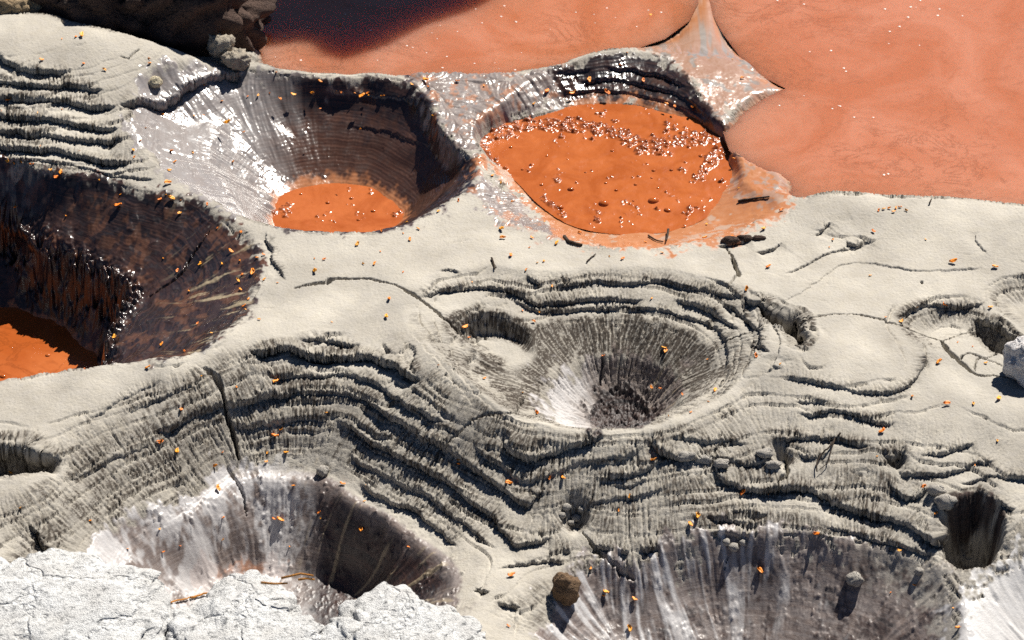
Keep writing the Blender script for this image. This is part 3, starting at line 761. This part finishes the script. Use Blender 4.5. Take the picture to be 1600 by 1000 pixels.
def clot_material():
    m, nt, b = new_mat("clotted_mud"); q = NB(nt)
    pos = q.n("ShaderNodeNewGeometry").outputs["Position"]
    cl = q.attr("zone_a")[0]
    sw = q.noise(2.2, 5, .6, pos, 1.3); n2 = q.noise(26, 4, .6, pos)
    c = q.mix(q.ramp(sw, [(.38, 0.0), (.62, 1.0)]), (.36, .085, .018), (.46, .125, .034))
    c = q.mix(cl, c, q.mix(n2, (.10, .025, .010), (.26, .065, .022)))
    q.link(c, b.inputs["Base Color"])
    b.inputs["Roughness"].default_value = .22; b.inputs["IOR"].default_value = 1.36
    bm_ = q.n("ShaderNodeBump"); bm_.inputs["Strength"].default_value = .25; bm_.inputs["Distance"].default_value = .01
    q.link(q.noise(34, 3, .6, pos), bm_.inputs["Height"]); q.link(bm_.outputs[0], b.inputs["Normal"])
    return m
CLOT = clot_material()
def clotted_pool(px, z, grow, paths, label, hgt=.022):
    p = at(smooth(px, True, 4), z); c = p.mean(0); p = c + (p - c) * grow
    xs = np.arange(p[:, 0].min(), p[:, 0].max() + .006, .006); ys = np.arange(p[:, 1].min(), p[:, 1].max() + .007, .007)
    X, Y = np.meshgrid(xs, ys)
    mk = np.zeros_like(X)
    for pts, w in paths:
        q = at(smooth(pts, False, 3) if len(pts) > 2 else np.array(pts, float), z)
        mk = np.maximum(mk, 1 - sstep(.35 * w, w, seg_dist(q, X, Y, False)[0]))
    e = seg_dist(p, X, Y, True)[0]
    a = gnoise(X.shape, 5, 30, beta=.8); b = gnoise(X.shape, 14, 90, beta=1.2)
    cover = sstep(.35, .7, mk * .8 + b * .22 + a * .12)
    hh = gnoise(X.shape, 10, 80, beta=1.4) * .0012
    cap = np.zeros_like(X)
    cand = np.argwhere(cover > .3); rg = np.random.default_rng(5)
    for (j, i) in cand[rg.integers(0, len(cand), int(len(cand) * .024))]:
        r = rg.choice([.007, .010, .014, .019, .026], p=[.3, .3, .2, .13, .07]) * (hgt / .022) ** .5
        k = int(r / .006) + 2
        sl_ = (slice(max(j - k, 0), j + k + 1), slice(max(i - k, 0), i + k + 1))
        d2 = (X[sl_] - X[j, i]) ** 2 * rg.uniform(.5, 1.2) + (Y[sl_] - Y[j, i]) ** 2
        cap[sl_] = np.maximum(cap[sl_], np.sqrt(np.maximum(r * r - d2, 0)) * .7)
    hh = hh + cap * (.6 + .4 * np.tanh(a)) + cover * (.006 + .003 * a)
    ins = inside(p, X, Y)
    vid = np.arange(X.size).reshape(X.shape)
    qd = np.stack([vid[:-1, :-1], vid[:-1, 1:], vid[1:, 1:], vid[1:, :-1]], -1)[ins[:-1, :-1]].reshape(-1, 4)
    idx, inv = np.unique(qd, return_inverse=True); inv = inv.reshape(-1, 4)
    V = np.stack([X, Y, z + .008 + hh], -1).reshape(-1, 3)[idx]
    me = bpy.data.meshes.new("mud_pool"); me.from_pydata(V.tolist(), [], inv.tolist())
    me.polygons.foreach_set("use_smooth", np.ones(len(inv), bool))
    at_ = me.attributes.new("zone_a", 'FLOAT_COLOR', 'POINT')
    v = np.ones((len(idx), 4), np.float32); v[:, 0] = (cover * sstep(-1.0, .8, a) * .85).ravel()[idx]; at_.data.foreach_set("color", v.ravel())
    me.materials.append(CLOT)
    o = bpy.data.objects.new("mud_pool", me); coll.objects.link(o)
    return tag(o, label, "mud pool", kind="structure")
pb = clotted_pool(POOL_B, ZB, 1.06, [([(765,215),(830,198),(900,196),(960,208),(1000,225),(1060,222),(1115,215)], .16), ([(1000,238),(1040,240)], .09), ([(752,225),(760,250)], .09),
     ([(1125,235),(1105,262),(1085,285)], .09), ([(850,312),(880,338)], .05)],
     "bubbling orange mud pool with a band of dark clots")
pa = clotted_pool(POOL_A, ZA, 1.1, [([(440,330),(448,322),(455,318)], .05)], "small round orange mud pool deep in the banded crater", .008)

# ------------------------------------------------------------------ bubbles and foam flecks on the pools
def ico(n=2):
    import bmesh
    bm = bmesh.new(); bmesh.ops.create_icosphere(bm, subdivisions=n, radius=1)
    me = bpy.data.meshes.new("ico"); bm.to_mesh(me); bm.free(); return me
def bubble_mesh():
    me = ico(3); me.name = "bubble"
    for v in me.vertices: v.co.z = max(v.co.z, -.2) * .75
    me.polygons.foreach_set("use_smooth", np.ones(len(me.polygons), bool))
    me.materials.append(POOL_PIT); return me
BUB = bubble_mesh()
FLK = BUB.copy(); FLK.name = "foam_fleck"; FLK.materials.clear()
fm, fnt, fb = new_mat("pale_foam"); fb.inputs["Base Color"].default_value = (.72, .60, .54, 1); fb.inputs["Roughness"].default_value = .4
FLK.materials.append(fm)
def on_pool(name, mesh, pool, px, z, r, flat=1.0):
    x, y = at([px], z)[0]
    o = bpy.data.objects.new(name, mesh); coll.objects.link(o); o.parent = pool
    o.location = (x, y, z + .006); o.scale = (r * random.uniform(.9, 1.3), r, r * flat); o.rotation_euler.z = random.uniform(0, 3)
T2 = lambda l, ox, oy: [(ox + a / 3, oy + b / 3) for a, b in l]
for p in T2([(965,735),(1060,750),(1145,812),(850,798),(1270,710),(1240,862),(1290,895),(1485,885),(1455,838),(1465,803),(1548,800),(1370,945),(1025,978),(1380,868),(940,870),(795,695),(1500,720)], 533, 0):
    on_pool("bubble", BUB, pb, p, ZB, random.uniform(.012, .02))
for p, r in (((943,320),.045),((1021,315),.042),((892,297),.028),((1043,330),.03),((875,325),.03),((1110,255),.03),((1095,245),.022)):
    on_pool("bubble", BUB, pb, p, ZB, r)
for p in ((470,305),(549,311),(583,331),(512,318),(560,345)):
    on_pool("bubble", BUB, pa, p, ZA, random.uniform(.012, .022))
for p, r in (((55,527),.02),((75,557),.026),((5,590),.03),((128,552),.012),((20,545),.012)):
    on_pool("bubble", BUB, pc, p, ZC, r)
rear = {"l": [o for o in coll.objects if o.get("label", "").startswith("orange mud pool with a dark")][0], "r": [o for o in coll.objects if o.get("label", "").startswith("large pale")][0]}
for p in T2([(20,70),(308,217),(335,225),(425,157),(170,285),(463,122),(400,250),(495,268),(660,110),(750,80),(630,45),(625,300),(720,298),(740,325),(845,250),(815,330),(1185,70),(1285,85),(1385,127),(1190,110),(1245,40),(1500,60),(1440,50),(820,105),(450,185),(475,320),(545,150),(140,145),(765,30),(1100,60),(980,140)], 533, 0) + [(480,43),(445,58),(455,40),(430,90),(470,95),(690,20)]:
    on_pool("foam_fleck", FLK, rear["l"], p, WATER, random.uniform(.004, .011), .35)
for p in T2([(445,5),(570,22),(1115,5),(950,45),(1070,35),(1095,37),(1205,45),(1197,75),(1313,77),(1058,83),(1018,127),(972,150),(968,207),(1112,215),(757,322),(767,337),(697,240),(597,245),(570,452),(733,498),(703,512),(805,552),(895,553),(965,818),(945,822),(455,497),(740,500)], 1066, 0):
    on_pool("foam_fleck", FLK, rear["r"], p, WATER, random.uniform(.005, .012), .35)

# ------------------------------------------------------------------ rocks
def rock_material(name, c1, c2, c3, rough=.85, scale=3, bump=.6):
    m, nt, b = new_mat(name); q = NB(nt)
    pos = q.n("ShaderNodeTexCoord").outputs["Object"]
    n1 = q.noise(scale, 6, .65, pos, .4); n2 = q.noise(scale * 9, 5, .65, pos)
    c = q.mix(q.ramp(n1, [(.35, 0.0), (.65, 1.0)]), c1, c2)
    c = q.mix(q.ramp(n2, [(.52, 0.0), (.70, .9)]), c, c3)
    vo = q.n("ShaderNodeTexVoronoi"); vo.feature = 'DISTANCE_TO_EDGE'; vo.inputs["Scale"].default_value = scale * .28
    wv = q.n("ShaderNodeVectorMath", operation='ADD'); q.link(pos, wv.inputs[0])
    nz = q.n("ShaderNodeTexNoise"); nz.inputs["Scale"].default_value = scale * 2; nz.inputs["Detail"].default_value = 5; q.link(pos, nz.inputs["Vector"])
    sc_ = q.n("ShaderNodeVectorMath", operation='SCALE'); q.link(nz.outputs["Color"], sc_.inputs[0]); sc_.inputs["Scale"].default_value = .9 / scale
    q.link(sc_.outputs[0], wv.inputs[1]); q.link(wv.outputs[0], vo.inputs["Vector"])
    crk = q.ramp(vo.outputs["Distance"], [(.0, 0.0), (.02, 1.0)])
    q.link(c, b.inputs["Base Color"]); b.inputs["Roughness"].default_value = rough; b.inputs["Specular IOR Level"].default_value = .2
    bm_ = q.n("ShaderNodeBump"); bm_.inputs["Strength"].default_value = bump; bm_.inputs["Distance"].default_value = .03
    q.link(q.math('ADD', q.math('ADD', n2, q.math('MULTIPLY', crk, 1.3)), q.noise(scale * 30, 4, .6, pos)), bm_.inputs["Height"]); q.link(bm_.outputs[0], b.inputs["Normal"])
    return m
R_PALE = rock_material("white_crusted_rock", (.62, .61, .59), (.78, .785, .78), (.11, .115, .12), scale=3.2, bump=.8)
R_DARK = rock_material("dark_brown_rock", (.08, .052, .042), (.14, .09, .07), (.045, .03, .028), scale=3, bump=1.0)
R_TAN = rock_material("tan_stone", (.34, .24, .14), (.42, .32, .20), (.2, .13, .08), scale=8)
R_GREY = rock_material("grey_stone", (.40, .37, .33), (.5, .47, .42), (.25, .22, .2), scale=10)
R_CREAM = rock_material("cream_stone", (.60, .52, .36), (.68, .60, .45), (.45, .36, .2), scale=12)
R_WHITE = rock_material("white_faced_stone", (.66, .63, .62), (.75, .73, .72), (.30, .20, .17), scale=5)
def rock(name, loc, rad, mat, seed, n=4, amp=.3, freq=1.4, ridge=.0, sharp=0.0, low=1.0, pit=0.0, rot=0.0):
    me = ico(n); me.name = name
    off = Vector((seed * 7.3, seed * 3.1, seed * 1.7))
    rmax = max(rad)
    R = Vector(rad)
    for v in me.vertices:
        d = v.co.normalized()
        p = Vector((d.x * R.x, d.y * R.y, d.z * R.z)) / rmax
        f = mnoise.fractal(p * freq + off, 1.0, 2.0, 5) * amp
        if sharp: f += (abs(mnoise.noise(p * freq * 2.2 + off)) - .25) * sharp
        if ridge: f += math.sin(p.z * 26 + 3 * mnoise.noise(p * 3 + off)) * ridge
        if pit: f -= max(0, mnoise.noise(p * freq * 7 + off) - .12) * pit
        k = 1 + f
        v.co = Vector((d.x * R.x * k, d.y * R.y * k, d.z * R.z * k * (low if d.z < 0 else 1)))
    me.polygons.foreach_set("use_smooth", np.ones(len(me.polygons), bool))
    me.materials.append(mat)
    o = bpy.data.objects.new(name, me); coll.objects.link(o)
    o.location = loc; o.rotation_euler.z = rot
    return o
def P(px, z): return (*at([px], z)[0], z)
GF = "white crusted rocks along the lower edge"
tag(rock("pale_rock", P((40, 1010), -.10), (1.02, 1.0, .17), R_PALE, 3, 6, .17, 2.2, sharp=.14, low=3, pit=.16), "broad white crusted rock in the lower corner, largest of the pale rocks", "rock", GF)
tag(rock("pale_rock", P((372, 1026), -.14), (.60, .74, .15), R_PALE, 8, 6, .20, 2.2, sharp=.18, low=4, pit=.20), "white crusted rock hiding the pale side of the half dark crater", "rock", GF)
tag(rock("pale_rock", P((620, 1040), -.18), (.62, .74, .16), R_PALE, 14, 6, .20, 2.2, sharp=.18, low=4, pit=.26), "white crusted rock with dark holes below the crater's dark side", "rock", GF)
dr_ = at([(200, 58)], .33)[0]
tag(rock("dark_rock", (dr_[0] + .02, dr_[1] + .62, .18), (1.16, .52, .72), R_DARK, 5, 6, .28, 1.8, ridge=.035, sharp=.35, low=1.0, pit=.12), "large dark brown rock in shadow behind the stepped bank", "rock")
R_CRUST = rock_material("lit_crust", (.42, .36, .28), (.50, .45, .37), (.12, .09, .07), scale=9)
for i, (px, z, r) in enumerate([((322, 52), .24, (.10, .09, .13)), ((345, 72), .19, (.12, .10, .12)), ((368, 92), .12, (.12, .10, .09))]):
    tag(rock("crusted_rock", P(px, z), r, R_CRUST, 21 + i, 4, .35, 1.3, sharp=.45, pit=.1), ["topmost jagged lump of crust beside the large dark rock", "middle jagged lump of crust beside the large dark rock", "lowest jagged lump of crust at the shaded pool's corner"][i], "rock", "crumbling crust by the dark rock")
tag(rock("crusted_rock", P((22, 12), .42), (.22, .12, .11), R_TAN, 31, 4, .35, 2.0, sharp=.3), "ragged brown rock on the corner of the stepped bank", "rock")
cr = at([(505, 35)], WATER)[0] + np.array([sdir.x, sdir.y]) / sdir.z * 6.2  # unseen outcrop, added towards the sun to shade the rear pool
tag(rock("shadow_outcrop", (cr[0], cr[1], 2.7), (1.3, 1.1, 4.2), R_DARK, 44, 5, .22, 1.6, sharp=.2), "tall dark rock outcrop standing in the rear pool", "rock")
def stone(px, r, mat, seed, label, sink=.25, n=3, name="stone", sq=(1, .9, .8), **kw):
    x, y, z = land_at([px])[0]
    z = top_z(x, y)
    return tag(rock(name, (x, y, z + r * sq[2] * (1 - 2 * sink)), (r * sq[0], r * sq[1], r * sq[2]), mat, seed, n, .3, 1.6, sharp=.3, **kw), label, "stone")
stone((505, 740), .05, R_GREY, 51, "small rounded grey stone on the pale lip of the half dark crater")
stone((1335, 910), .062, R_GREY, 52, "pale grey stone casting a long shadow in the streaked crater")
stone((243, 134), .065, R_CREAM, 53, "cream stone flecked with yellow on the stepped bank")
stone((884, 936), .105, rock_material("dark_tan_stone", (.16, .10, .06), (.26, .17, .10), (.10, .07, .05), scale=8), 54, "tan topped dark stone standing on the grey slope", .2, 4, sq=(1, .8, 1.25))
stone((1607, 590), .22, R_WHITE, 55, "white faced angular stone cut by the picture's edge", .12, 4)
stone((1436, 895), .035, R_GREY, 58, "tiny stone near the rim of the streaked crater")
for i, (px, r) in enumerate([((885,795),.035),((900,812),.04),((878,808),.03),((908,800),.03),((893,820),.028),((1146,858),.04),((1160,850),.03),((1135,850),.03)]):
    o = stone(px, r, R_GREY, 60 + i, ("%s grey pebble in the crumbled hole between the terraces" % ["topmost", "largest central", "leftmost", "rightmost", "lowest"][i]) if i < 5 else "%s grey pebble in the hollow on the streaked crater's lip" % ["middle and largest", "rightmost", "leftmost"][i - 5], .3, 2, "pebble")
    o["group"] = "pebbles in the crumbled hole" if i < 5 else "pebbles in the lip hollow"
for i, (px, r) in enumerate([((1464,768),.055),((1478,788),.075)]):
    o = stone(px, r, R_GREY, 80 + i, "%s grey rubble block along the far edge of the black hole" % ["smaller, upper", "larger, lower"][i], .4, 3, "rubble_block", sq=(1.1, .8, .8)); o["group"] = "rubble at the black hole"
for i, (px, r) in enumerate([((1070,716),.06),((1100,722),.05),((1126,727),.05),((1195,712),.05),((1208,728),.045)]):
    o = stone(px, r, R_GREY, 90 + i, "%s grey rubble lump in the row on ledges left of bent twig" % ["leftmost", "second", "third", "fourth", "rightmost"][i], .35, 3, "rubble_block", sq=(1.3, .8, .7)); o["group"] = "rubble on the ledges"
for i, (px, r) in enumerate([((1140,380),.05),((1165,378),.045),((1185,374),.035)]):
    o = stone(px, r, R_DARK, 100 + i, "%s dark lump in the ridge before the bubbling pool" % ["leftmost, largest", "middle", "rightmost, smallest"][i], .35, 3, "mud_lump", sq=(1.6, .7, .7)); o["group"] = "dark lumps at the pool edge"

# ------------------------------------------------------------------ twigs and dry stems
def tube(name, pts, r0, r1, mat, parent=None):
    V, F = [], []
    n = len(pts); k = 6
    for i, p in enumerate(pts):
        t = (Vector(pts[min(i + 1, n - 1)]) - Vector(pts[max(i - 1, 0)])).normalized()
        u = t.cross(Vector((0, 0, 1)));  u = u.normalized() if u.length > 1e-4 else Vector((1, 0, 0)); w = u.cross(t)
        r = r0 + (r1 - r0) * i / (n - 1)
        for j in range(k):
            a = 2 * math.pi * j / k
            V.append(Vector(p) + (u * math.cos(a) + w * math.sin(a)) * r)
    for i in range(n - 1):
        for j in range(k):
            F.append((i * k + j, i * k + (j + 1) % k, (i + 1) * k + (j + 1) % k, (i + 1) * k + j))
    F.append(tuple(range(k))[::-1]); F.append(tuple(range((n - 1) * k, n * k)))
    me = bpy.data.meshes.new(name); me.from_pydata([tuple(v) for v in V], [], F)
    me.polygons.foreach_set("use_smooth", np.ones(len(me.polygons), bool)); me.materials.append(mat)
    o = bpy.data.objects.new(name, me); coll.objects.link(o)
    if parent: o.parent = parent
    return o
WOOD = rock_material("dark_twig_bark", (.06, .045, .035), (.10, .07, .05), (.03, .02, .02), scale=20)
STRAW = rock_material("orange_dry_stem", (.55, .22, .04), (.62, .30, .08), (.35, .12, .03), scale=20)
def stick(px, r, mat, lift=.012, name="twig"):
    p = land_at(smooth(px, False, 4))
    return tube(name, [(a, b, top_z(a, b) + lift) for a, b, c in p], r, r * .6, mat)
o = stick([(1313,681),(1296,703),(1283,716),(1276,729),(1276,743)], .008, WOOD, .03); tag(o, "thin dark twig bent down over the grey ledges", "twig")
b_ = stick([(1304,690),(1297,714),(1293,728),(1280,739)], .005, WOOD, .03, "side_shoot"); b_.parent = o
tag(stick([(1153,317),(1175,313),(1202,310)], .012, WOOD), "dark stick half sunk in orange mud near the crest", "twig")
tag(stick([(917,411),(923,405),(931,399)], .007, WOOD), "short brown twig on pale mud above the ringed crater", "twig")
tag(stick([(1044,363),(1043,372),(1041,381)], .011, WOOD, .03), "short upright dark stub at the bubbling pool's near edge", "twig")
tag(stick([(1013,370),(1024,377),(1036,380)], .008, WOOD), "dark twig lying beside the upright stub", "twig")
tag(stick([(882,372),(890,380),(910,385)], .018, WOOD), "thick dark stick at the near corner of the bubbling pool", "twig")
tag(stick([(768,405),(771,414),(773,424)], .009, WOOD), "small black chip of wood on smooth pale mud", "twig")
tag(stick([(1452,321),(1455,315)], .008, WOOD, .02), "tiny twig upright on the grey crest", "twig")
for i, l in enumerate([[(178,924),(205,942),(235,950),(278,942),(296,938)],[(205,938),(230,958),(250,966)],[(298,938),(318,932),(334,928)],[(230,975),(236,990),(245,1000)],[(190,935),(215,945),(250,948)]]):
    tag(stick(l, .009, STRAW, .02, "dry_stem"), ["long curved orange dry stem between the white rocks", "short orange dry stem bending towards the rock cleft", "orange dry stem end nearest the middle white rock", "lowest orange dry stem in the rock cleft", "upper short orange stem beside the long curved one"][i], "stem", "orange stems between the rocks")
for i, l in enumerate([[(408,912),(430,914),(450,913)],[(466,911),(480,909),(492,911)],[(440,912),(470,905),(490,908)]]):
    p = at(l, .08); tag(tube("dry_stem", [(a, b, .09 + .02 * i) for a, b in p], .009, .006, STRAW), ["left orange stem on the rim of the middle white rock", "right orange stem on the rim of the middle white rock", "topmost orange stem on the rim of the middle white rock"][i], "stem", "orange stems on the middle rock")

# ------------------------------------------------------------------ orange leaf scraps
LEAF = []
for i, (c1, c2) in enumerate([((.85, .25, .008), (.95, .34, .012)), ((.78, .18, .008), (.9, .26, .01)), ((.9, .34, .015), (.95, .42, .02))]):
    m, nt, b = new_mat("orange_leaf"); q = NB(nt)
    pos = q.n("ShaderNodeTexCoord").outputs["Object"]
    q.link(q.mix(q.noise(2.5, 3, .6, pos), c1, c2), b.inputs["Base Color"]); b.inputs["Roughness"].default_value = .55
    LEAF.append(m)
def leaf_mesh(seed):
    rg = random.Random(seed)
    V, F = [], []
    nu, nv = 6, 4
    for i in range(nu):
        u = i / (nu - 1); w = (math.sin(math.pi * (u * .86 + .07)) ** .7) * rg.uniform(.4, .62)
        for j in range(nv):
            s = j / (nv - 1) * 2 - 1
            V.append((u * 2 - 1 + rg.uniform(-.08, .08), s * w + .15 * math.sin(u * 5 + seed), .35 * s * s + .35 * (u - .5) ** 2 * 2 + rg.uniform(-.12, .12)))
    for i in range(nu - 1):
        for j in range(nv - 1):
            a = i * nv + j; F.append((a, a + nv, a + nv + 1, a + 1))
    top = len(V)
    V += [(x, y, z + .12) for x, y, z in V]
    F2 = [tuple(reversed(f)) for f in F] + [tuple(a + top for a in f) for f in F]
    ring = [i * nv for i in range(nu)] + [(nu - 1) * nv + j for j in range(1, nv)] + [i * nv + nv - 1 for i in range(nu - 2, -1, -1)] + [j for j in range(nv - 2, 0, -1)]
    for a, b in zip(ring, ring[1:] + ring[:1]): F2.append((a, b, b + top, a + top))
    me = bpy.data.meshes.new("fallen_leaf"); me.from_pydata(V, [], F2)
    me.polygons.foreach_set("use_smooth", np.ones(len(F2), bool)); return me
LM = []
for k in range(7):
    me = leaf_mesh(k); me.materials.append(LEAF[k % 3]); LM.append(me)
LV = T2([(195,285),(390,302),(490,332),(290,187),(355,178),(385,172),(700,280),(703,303),(850,347),(970,262),(790,205),(1065,260),(1018,296),(715,400),(955,405),(40,470),(178,535),(292,518),(5,525),(910,548),(955,553),(1040,480),(1160,455),(1210,455),(1315,510),(1265,440),(1375,475),(1465,460),(1500,390),(1295,345),(1070,645),(683,602),(657,663),(625,710),(630,740),(765,545),(805,715),(903,718),(188,700),(373,718),(38,760),(65,772),(100,768),(150,778),(235,800),(290,822),(265,840),(465,848),(785,862),(565,917),(750,940),(805,940),(848,942),(555,975),(780,915),(1150,735),(1095,765),(1505,615),(1580,435),(80,980),(970,960),(795,802),(820,765)], 0, 0)
LV += T2([(0,343),(545,385),(330,402),(65,460),(125,455),(130,475),(195,462),(100,500),(0,450),(1445,195),(1340,255),(1310,312),(1312,325),(1078,375),(1160,390),(1415,383),(1100,433),(1080,465),(965,437),(905,490),(670,405),(395,385),(408,410),(430,550),(1525,515),(1563,533),(750,865),(805,948),(710,830),(550,943),(455,993),(97,778),(1245,460)], 533, 0)
LV += T2([(235,280),(280,370),(45,520),(75,517),(265,885),(245,755),(920,990),(945,985),(970,980),(1000,978),(1020,974),(1050,990),(990,995),(465,990)], 1066, 0)
LV += T2([(840,5),(310,18),(765,215),(830,275),(940,245),(885,370),(925,520),(990,565),(760,620),(695,730),(1130,95),(1250,145),(1205,215),(1235,200),(1240,315),(1300,330),(1125,228),(1135,295),(1115,325),(1125,365),(1145,440),(1150,455),(1215,503),(1475,215),(1520,220),(1480,277),(1555,515),(1300,655),(945,768),(1293,798),(1110,822),(848,930),(1530,942),(1080,185),(1020,75),(1040,245),(1165,405),(1183,285),(865,650),(535,590)], 0, 333)
LV += T2([(47,75),(190,85),(75,150),(290,97),(320,128),(183,183),(105,240),(158,243),(290,280),(307,47),(360,78),(615,332),(225,410),(213,490),(580,548),(600,592),(755,80),(757,120),(893,118),(883,163),(955,43),(1435,70),(1120,95),(1013,147),(1425,140),(1503,188),(1320,218),(1258,205),(868,270),(793,203),(920,238),(948,230),(987,350),(850,462),(927,472),(903,513),(1228,680),(1513,640),(1520,652),(1453,825),(1495,828),(852,843),(672,778),(920,940),(1535,952),(457,718),(1455,405),(1598,855)], 533, 333)
LV += T2([(380,80),(105,122),(228,120),(115,55),(707,128),(690,165),(895,92),(1140,127),(1270,235),(405,258),(880,298),(1465,258),(303,360),(1230,440),(1095,458),(1443,450),(953,490),(1025,512),(1478,558),(1290,607),(1360,627),(1423,708),(1205,705),(345,673),(460,712),(118,688),(122,888),(40,937),(1480,878),(320,525),(1238,900),(1365,900),(1080,865),(150,838)], 1066, 333)
LV += T2([(750,85),(833,132),(1010,195),(1045,125),(1253,130),(1247,170),(1320,25),(1290,55),(1343,135),(1022,298),(1047,440),(747,488),(425,447),(600,578),(845,568),(1045,538),(1310,450),(1497,413),(1503,437),(1357,570),(740,825),(765,598),(97,388),(1375,285),(1282,440),(50,225)], 0, 666)
LV += T2([(105,55),(118,287),(5,275),(540,148),(548,165),(552,185),(620,212),(785,272),(1040,252),(980,250),(1350,343),(1170,682),(797,703),(1240,785),(1232,800),(1373,820),(783,940),(1353,955),(97,490),(315,570),(110,355),(1465,172),(1300,398)], 533, 666)
LV += T2([(937,30),(915,143),(1372,185),(1130,297),(1477,73),(1190,415),(400,330),(285,317),(75,433),(35,473),(630,520),(1017,592),(363,687),(1088,750),(977,783),(1270,857),(1293,950),(112,865),(640,945),(150,300),(203,218),(1140,18)], 1066, 666)
LV = LV[:298]
ZONES = [(lambda x, y: x < 205 and y < 262, "small orange leaf scrap on the dark ledged bank in the upper corner", "leaf scraps on the stepped bank"),
 (lambda x, y: x < 400 and y < 115, "small orange leaf scrap on pale mud below the dark rock", "leaf scraps below the dark rock"),
 (lambda x, y: x < 420 and 225 < y < 580 and (x < 300 or y > 300), "small orange leaf scrap stuck on the dark overhung pit's brown wall", "leaf scraps in the overhung pit"),
 (lambda x, y: x < 745 and y < 355, "small orange leaf scrap in the glossy banded crater or on its rim", "leaf scraps in the banded crater"),
 (lambda x, y: x > 1235 and y < 345, "tiny orange leaf scrap in the cluster on the grey crest", "leaf scraps clustered on the crest"),
 (lambda x, y: 745 <= x <= 1240 and y < 390, "small orange leaf scrap around the bubbling clotted pool", "leaf scraps around the bubbling pool"),
 (lambda x, y: x < 620 and y < 520, "small orange leaf scrap on pale mud between dark pit and ringed crater", "leaf scraps right of the pit"),
 (lambda x, y: 620 <= x <= 1190 and y < 672, "small orange leaf scrap in or just above the grey ringed crater", "leaf scraps at the ringed crater"),
 (lambda x, y: x > 1190 and y < 600, "small orange leaf scrap on the smooth grey plateau beyond the ringed crater", "leaf scraps on the grey plateau"),
 (lambda x, y: x < 780 and y < 730, "small orange leaf scrap on the fluted terraces above the half dark crater", "leaf scraps on the fluted terraces"),
 (lambda x, y: x < 780, "small orange leaf scrap in the half dark crater or on its lip", "leaf scraps in the half dark crater"),
 (lambda x, y: y < 830, "small orange leaf scrap on the terraces above the wide streaked crater", "leaf scraps above the streaked crater"),
 (lambda x, y: True, "small orange leaf scrap in the wide streaked crater or on its lip", "leaf scraps in the streaked crater")]
pos3 = land_at(np.array(LV))
for i, ((px, py), (x, y, z)) in enumerate(zip(LV, pos3)):
    o = bpy.data.objects.new("fallen_leaf", LM[i % 7]); coll.objects.link(o)
    z = max(top_z(x, y), WATER if y > 2.9 and z < WATER + .02 else -9)
    r = random.choice([.008, .011, .013, .016, .02, .026]) * (1.1 if py > 500 else 1.25)
    if px > 1350 and py < 345: r = .016
    o.location = (x, y, z + r * .35); o.scale = (r, r, r)
    o.rotation_euler = (random.uniform(-.5, .5), random.uniform(-.5, .5), random.uniform(0, 6.28))
    for f, lb, g in ZONES:
        if f(px, py):
            tag(o, lb, "leaf", g); break
